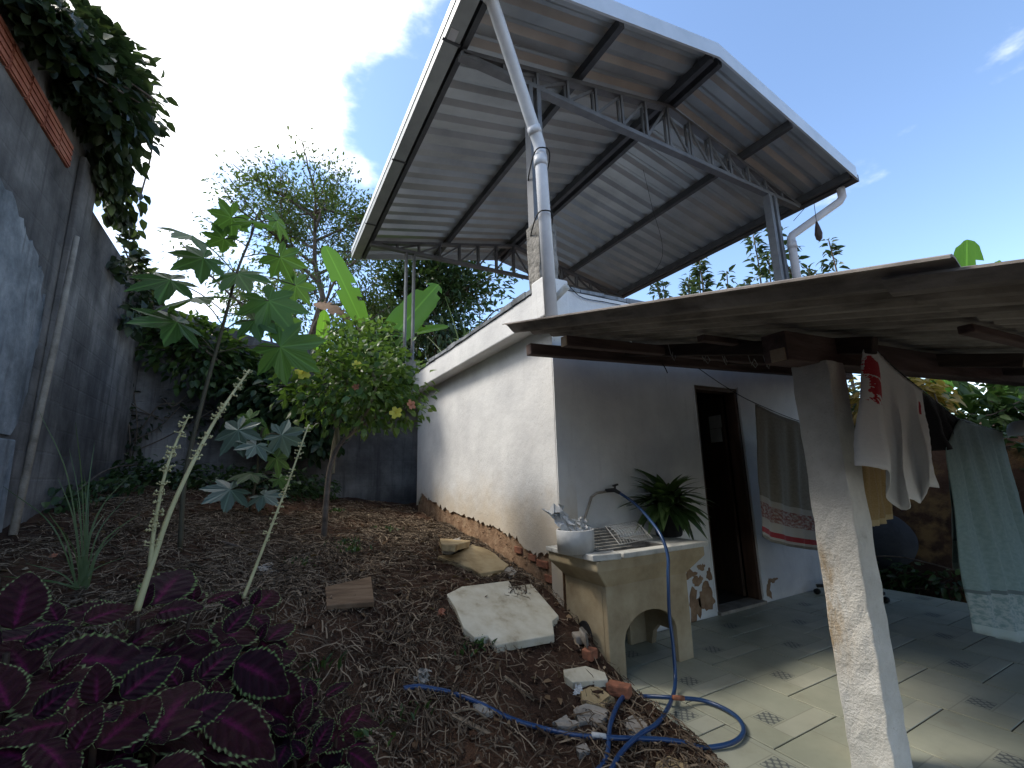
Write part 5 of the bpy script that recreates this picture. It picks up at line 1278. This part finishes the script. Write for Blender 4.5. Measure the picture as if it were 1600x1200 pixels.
# straw over the soil: thin bent strips
n = 90000
sx = rng.uniform(-1.35, 2.02, n); sy = rng.uniform(.6, 7.0, n)**1.0
dens = np.clip(.45 + .35*(np.sin(sx*2.1+1.3)*np.cos(sy*1.7+sx) + .6*np.sin(sy*4.1-sx*3)), .10, 1)
dens = np.where(sy > 5.6, dens*.35, dens)
ok = rng.uniform(0, 1, n) < dens; sx, sy = sx[ok], sy[ok]; n = len(sx)
an = rng.uniform(0, math.pi*2, n); ln = rng.uniform(.025, .10, n)*rng.choice([1, 1, 1.8], n); bend = rng.normal(0, .35, n)
V = []; 
wdt = rng.uniform(.0008, .0024, n)*rng.choice([1, 1, 1, 1.9], n)
for k, t in enumerate((-.5, -.1, .3, .5)):
    a_ = an + bend*(t+.5); cx = sx + np.cos(an)*ln*t - np.sin(an)*bend*ln*(t*t); cy = sy + np.sin(an)*ln*t + np.cos(an)*bend*ln*(t*t)
    lift = (.010 + rng.uniform(0, .022, n)*(1 if k in (1, 2) else .5)) + ln*.18*abs(t)*rng.uniform(0, 1, n)
    z = gh(cx, cy)+lift
    for s in (-1, 1): V.append(np.stack([cx-np.sin(a_)*wdt*s, cy+np.cos(a_)*wdt*s, z+.0015*s], -1))
V = np.stack(V, 1).reshape(-1, 3); i = np.arange(n)[:, None]*8
F = np.concatenate([i+np.array([[0, 1, 3, 2]]), i+np.array([[2, 3, 5, 4]]), i+np.array([[4, 5, 7, 6]])], 0)
o = bpy.data.objects.new('straw', arr_mesh('straw', V, F, mat=M['straw'])); COL.objects.link(o)
tag(o, 'dry straw and cut stems littering the red soil', 'straw', kind='stuff')
# soil clods
n = 1500; cx = rng.uniform(-1.3, 2.0, n); cy = rng.uniform(.8, 7.0, n); s = rng.uniform(.006, .022, n)*rng.choice([1, 1, 1.7], n)
cube = np.array([(a_, b_, c_) for a_ in (-1, 1) for b_ in (-1, 1) for c_ in (-1, 1)], float)
V = unit(cube[None]+rng.normal(0, .5, (n, 8, 3)))*s[:, None, None]*np.array((1.2, 1, .7)) + np.stack([cx, cy, gh(cx, cy)+s*.2], -1)[:, None]
F = (np.arange(n)[:, None, None]*8 + np.array([(0,1,3,2),(4,6,7,5),(0,4,5,1),(2,3,7,6),(0,2,6,4),(1,5,7,3)])[None]).reshape(-1, 4)
o = bpy.data.objects.new('clods', arr_mesh('clods', V.reshape(-1, 3), F, mat=M['soil'])); COL.objects.link(o)
tag(o, 'small crumbs and clods of red soil', 'soil', kind='stuff')
# dry leaves
dP = []; dD = []
for k in range(700):
    x, y = rng.uniform(-1.2, 1.95), rng.uniform(1.0, 7.0); dP.append((x, y, gh(x, y)+.015)); dD.append((rng.normal(), rng.normal(), .1))
M['l_dry'] = leafmat('dry_leaves', (.10, .06, .035), (.20, .14, .085), (.36, .29, .2), .1, .9, .1)
dl = thing('fallen_leaves', (0, 3, gh(0, 3)), 'curled dry leaves fallen on the soil', 'leaves'); dl['kind'] = 'stuff'
leaf_part('leaf_litter', dP, dD, .05, M['l_dry'], dl, asp=.5, jit=.3)
# scraps
for (px, py, m, lb, sz) in ((82, 876, 'petal2', 'tiny orange scrap on the soil by the lemongrass', .02), (660, 1072, 'gstone', 'torn pale plastic scrap at the end of the hose', .05), (905, 1090, 'white_plastic', 'small clear plastic scrap below the pale hexagonal piece', .035), (690, 966, 'petal2', 'faded pink scrap left of the marble slab', .03), (750, 1012, 'l_hib', 'yellow green leaf under the marble slab edge', .04)):
    p = hit(px, py)+(0, 0, .02); solo('scrap', crumple([p+(-sz, 0, 0), p+(sz*.4, -sz*.3, 0), p+(sz, sz*.4, sz*.9), p+(-sz*.2, sz*.6, sz)], int(px), sz*.12), M[m], lb, 'scrap', 'scraps of litter')

# ================================================================== LAUNDRY
def cloth(name, tops, bots, mat, label, cat, folds=6, amp=.02, n=44, m=26, dirn=(0, -1, 0), seed=1, part2=None, th=.003, sag=0.0):
    rs = np.random.default_rng(seed); T = catmull(tops, 12); B_ = catmull(bots, 12)
    def samp(P, u):
        P = np.array(P); s = np.concatenate([[0], np.cumsum(np.linalg.norm(np.diff(P, axis=0), axis=1))]); s /= s[-1]
        return np.array([np.interp(u, s, P[:, k]) for k in range(3)])
    dn = unit(np.array(dirn, float)); ph = rs.uniform(0, 6.28, 4); vs = []; uv = []; fs = []
    for i in range(n+1):
        u = i/n; a = samp(T, u); b = samp(B_, u)
        for j in range(m+1):
            v = j/m; fo = amp*(v**.6)*(math.sin(2*math.pi*folds*u+ph[0]+.8*v)+.5*math.sin(2*math.pi*folds*1.7*u+ph[1]-1.1*v)+.35*math.sin(2*math.pi*(u*2+v*1.5)+ph[2]))
            vs.append(a+(b-a)*v + dn*fo + rs.normal(0, .0008, 3)); uv.append((u, v))
    for i in range(n):
        for j in range(m): a = i*(m+1)+j; fs.append((a, a+1, a+m+2, a+m+1))
    o = solo(name, MB().add(vs, fs, uv), M[mat], label, cat, 'washing on the lines', smooth=True)
    md = o.modifiers.new('thickness', 'SOLIDIFY'); md.thickness = th; md.offset = 0
    return o
cloth('towel', [atY(1180, 631, 2.55), atY(1215, 648, 2.55), atY(1262, 664, 2.55), atY(1300, 676, 2.55)], [atY(1188, 838, 2.58), atY(1225, 852, 2.58), atY(1278, 860, 2.58), atY(1318, 860, 2.58)], 'c_beige', 'grey beige towel with red striped border hanging beside the door', 'towel', 5, .022, seed=4)
cloth('shirt', [atY(1350, 541, 1.06), atY(1359, 538, 1.06), atY(1398, 577, 1.06), atY(1441, 611, 1.06)],
      [atY(1331, 727, 1.06), atY(1366, 733, 1.02), atY(1388, 742, 1.0), atY(1400, 792, 1.1), atY(1408, 795, 1.08), atY(1420, 775, 1.02), atY(1438, 786, 1.08), atY(1446, 758, 1.02), atY(1462, 762, 1.08)], 'c_shirt', 'white shirt with red print hanging from the timber beam', 'shirt', 3, .022, n=60, m=34, seed=9)
cloth('cloth', [atY(1347, 690, 1.6), atY(1362, 695, 1.6), atY(1380, 700, 1.6)], [atY(1354, 822, 1.6), atY(1375, 820, 1.6), atY(1396, 806, 1.6)], 'c_ochre', 'ochre yellow cloth half hidden between post and white shirt', 'cloth', 4, .018, seed=5, n=24, m=18)
cloth('dark_garment', [atY(1440, 612, 1.35), atY(1470, 634, 1.35), atY(1504, 660, 1.35)], [atY(1452, 705, 1.38), atY(1478, 700, 1.32), atY(1494, 668, 1.36)], 'c_dark', 'black garment bunched on the line between shirt and green towel', 'garment', 4, .03, seed=6, n=24, m=18)
cloth('long_towel', [atY(1478, 700, 1.3), atY(1500, 656, 1.3), atY(1530, 664, 1.3), atY(1566, 676, 1.3)], [atY(1532, 990, 1.3), atY(1570, 1000, 1.28), atY(1600, 1003, 1.27), atY(1650, 1000, 1.3)], 'c_teal', 'long grey green towel with pale hem hanging at the right edge', 'towel', 5, .03, seed=7, n=56, m=36)
cloth('small_towel', [atY(1478, 690, 1.42), atY(1500, 680, 1.42), atY(1520, 690, 1.42)], [atY(1492, 890, 1.42), atY(1506, 888, 1.42), atY(1535, 880, 1.42)], 'c_teal', 'shorter grey green cloth end behind the long towel', 'towel', 3, .02, seed=8, n=24, m=20)
cc_ = atY(1600, 672, 1.2); solo('white_cap', MB().lathe([(0, .08), (.05, .074), (.085, .05), (.1, .0), (.10, -.04), (.094, -.04), (.09, .0), (.07, .045), (0, .07)], cc_, 22), M['c_cap'], 'round white cap pegged on the line at the right frame edge', 'cap', 'washing on the lines', smooth=True)
def line(pts, label, r=.004, cat='clothesline', group='clotheslines and cables'):
    return solo('clothesline', MB().tube(catmull(pts, 6), r, 5), M['cable'], label, cat, group)
line([atY(1085, 571, 2.80), atY(1130, 602, 2.7), atY(1180, 630, 2.55), atY(1262, 662, 2.55), (5.4, 2.55, 1.78), (5.9, 2.6, 1.9)], 'thin dark clothesline running past the top of the doorway to the beige towel')
line([atY(1357, 535, 1.13), atY(1398, 575, 1.08), atY(1441, 610, 1.08), atY(1470, 633, 1.32), atY(1502, 656, 1.3), atY(1566, 674, 1.3), atY(1600, 679, 1.25), atY(1660, 690, 1.2)], 'clothesline from the timber beam carrying shirt and green towel')
line([atY(890, 448, 2.88), atY(910, 465, 2.885), atY(945, 472, 2.885), atY(975, 478, 2.886)], 'thin black cable drooping across the front edge of the slab', .004)
line([atY(1035, 568, 2.7), atY(1040, 576, 2.68), atY(1043, 583, 2.68)], 'short loose wire end hanging under the ledger beam', .005)
line([atY(1005, 265, 3.5), atY(1018, 320, 3.6), atY(1035, 400, 3.8), (4.1, 4.0, 3.6)], 'thin hanging wire below the middle of the canopy', .0025)
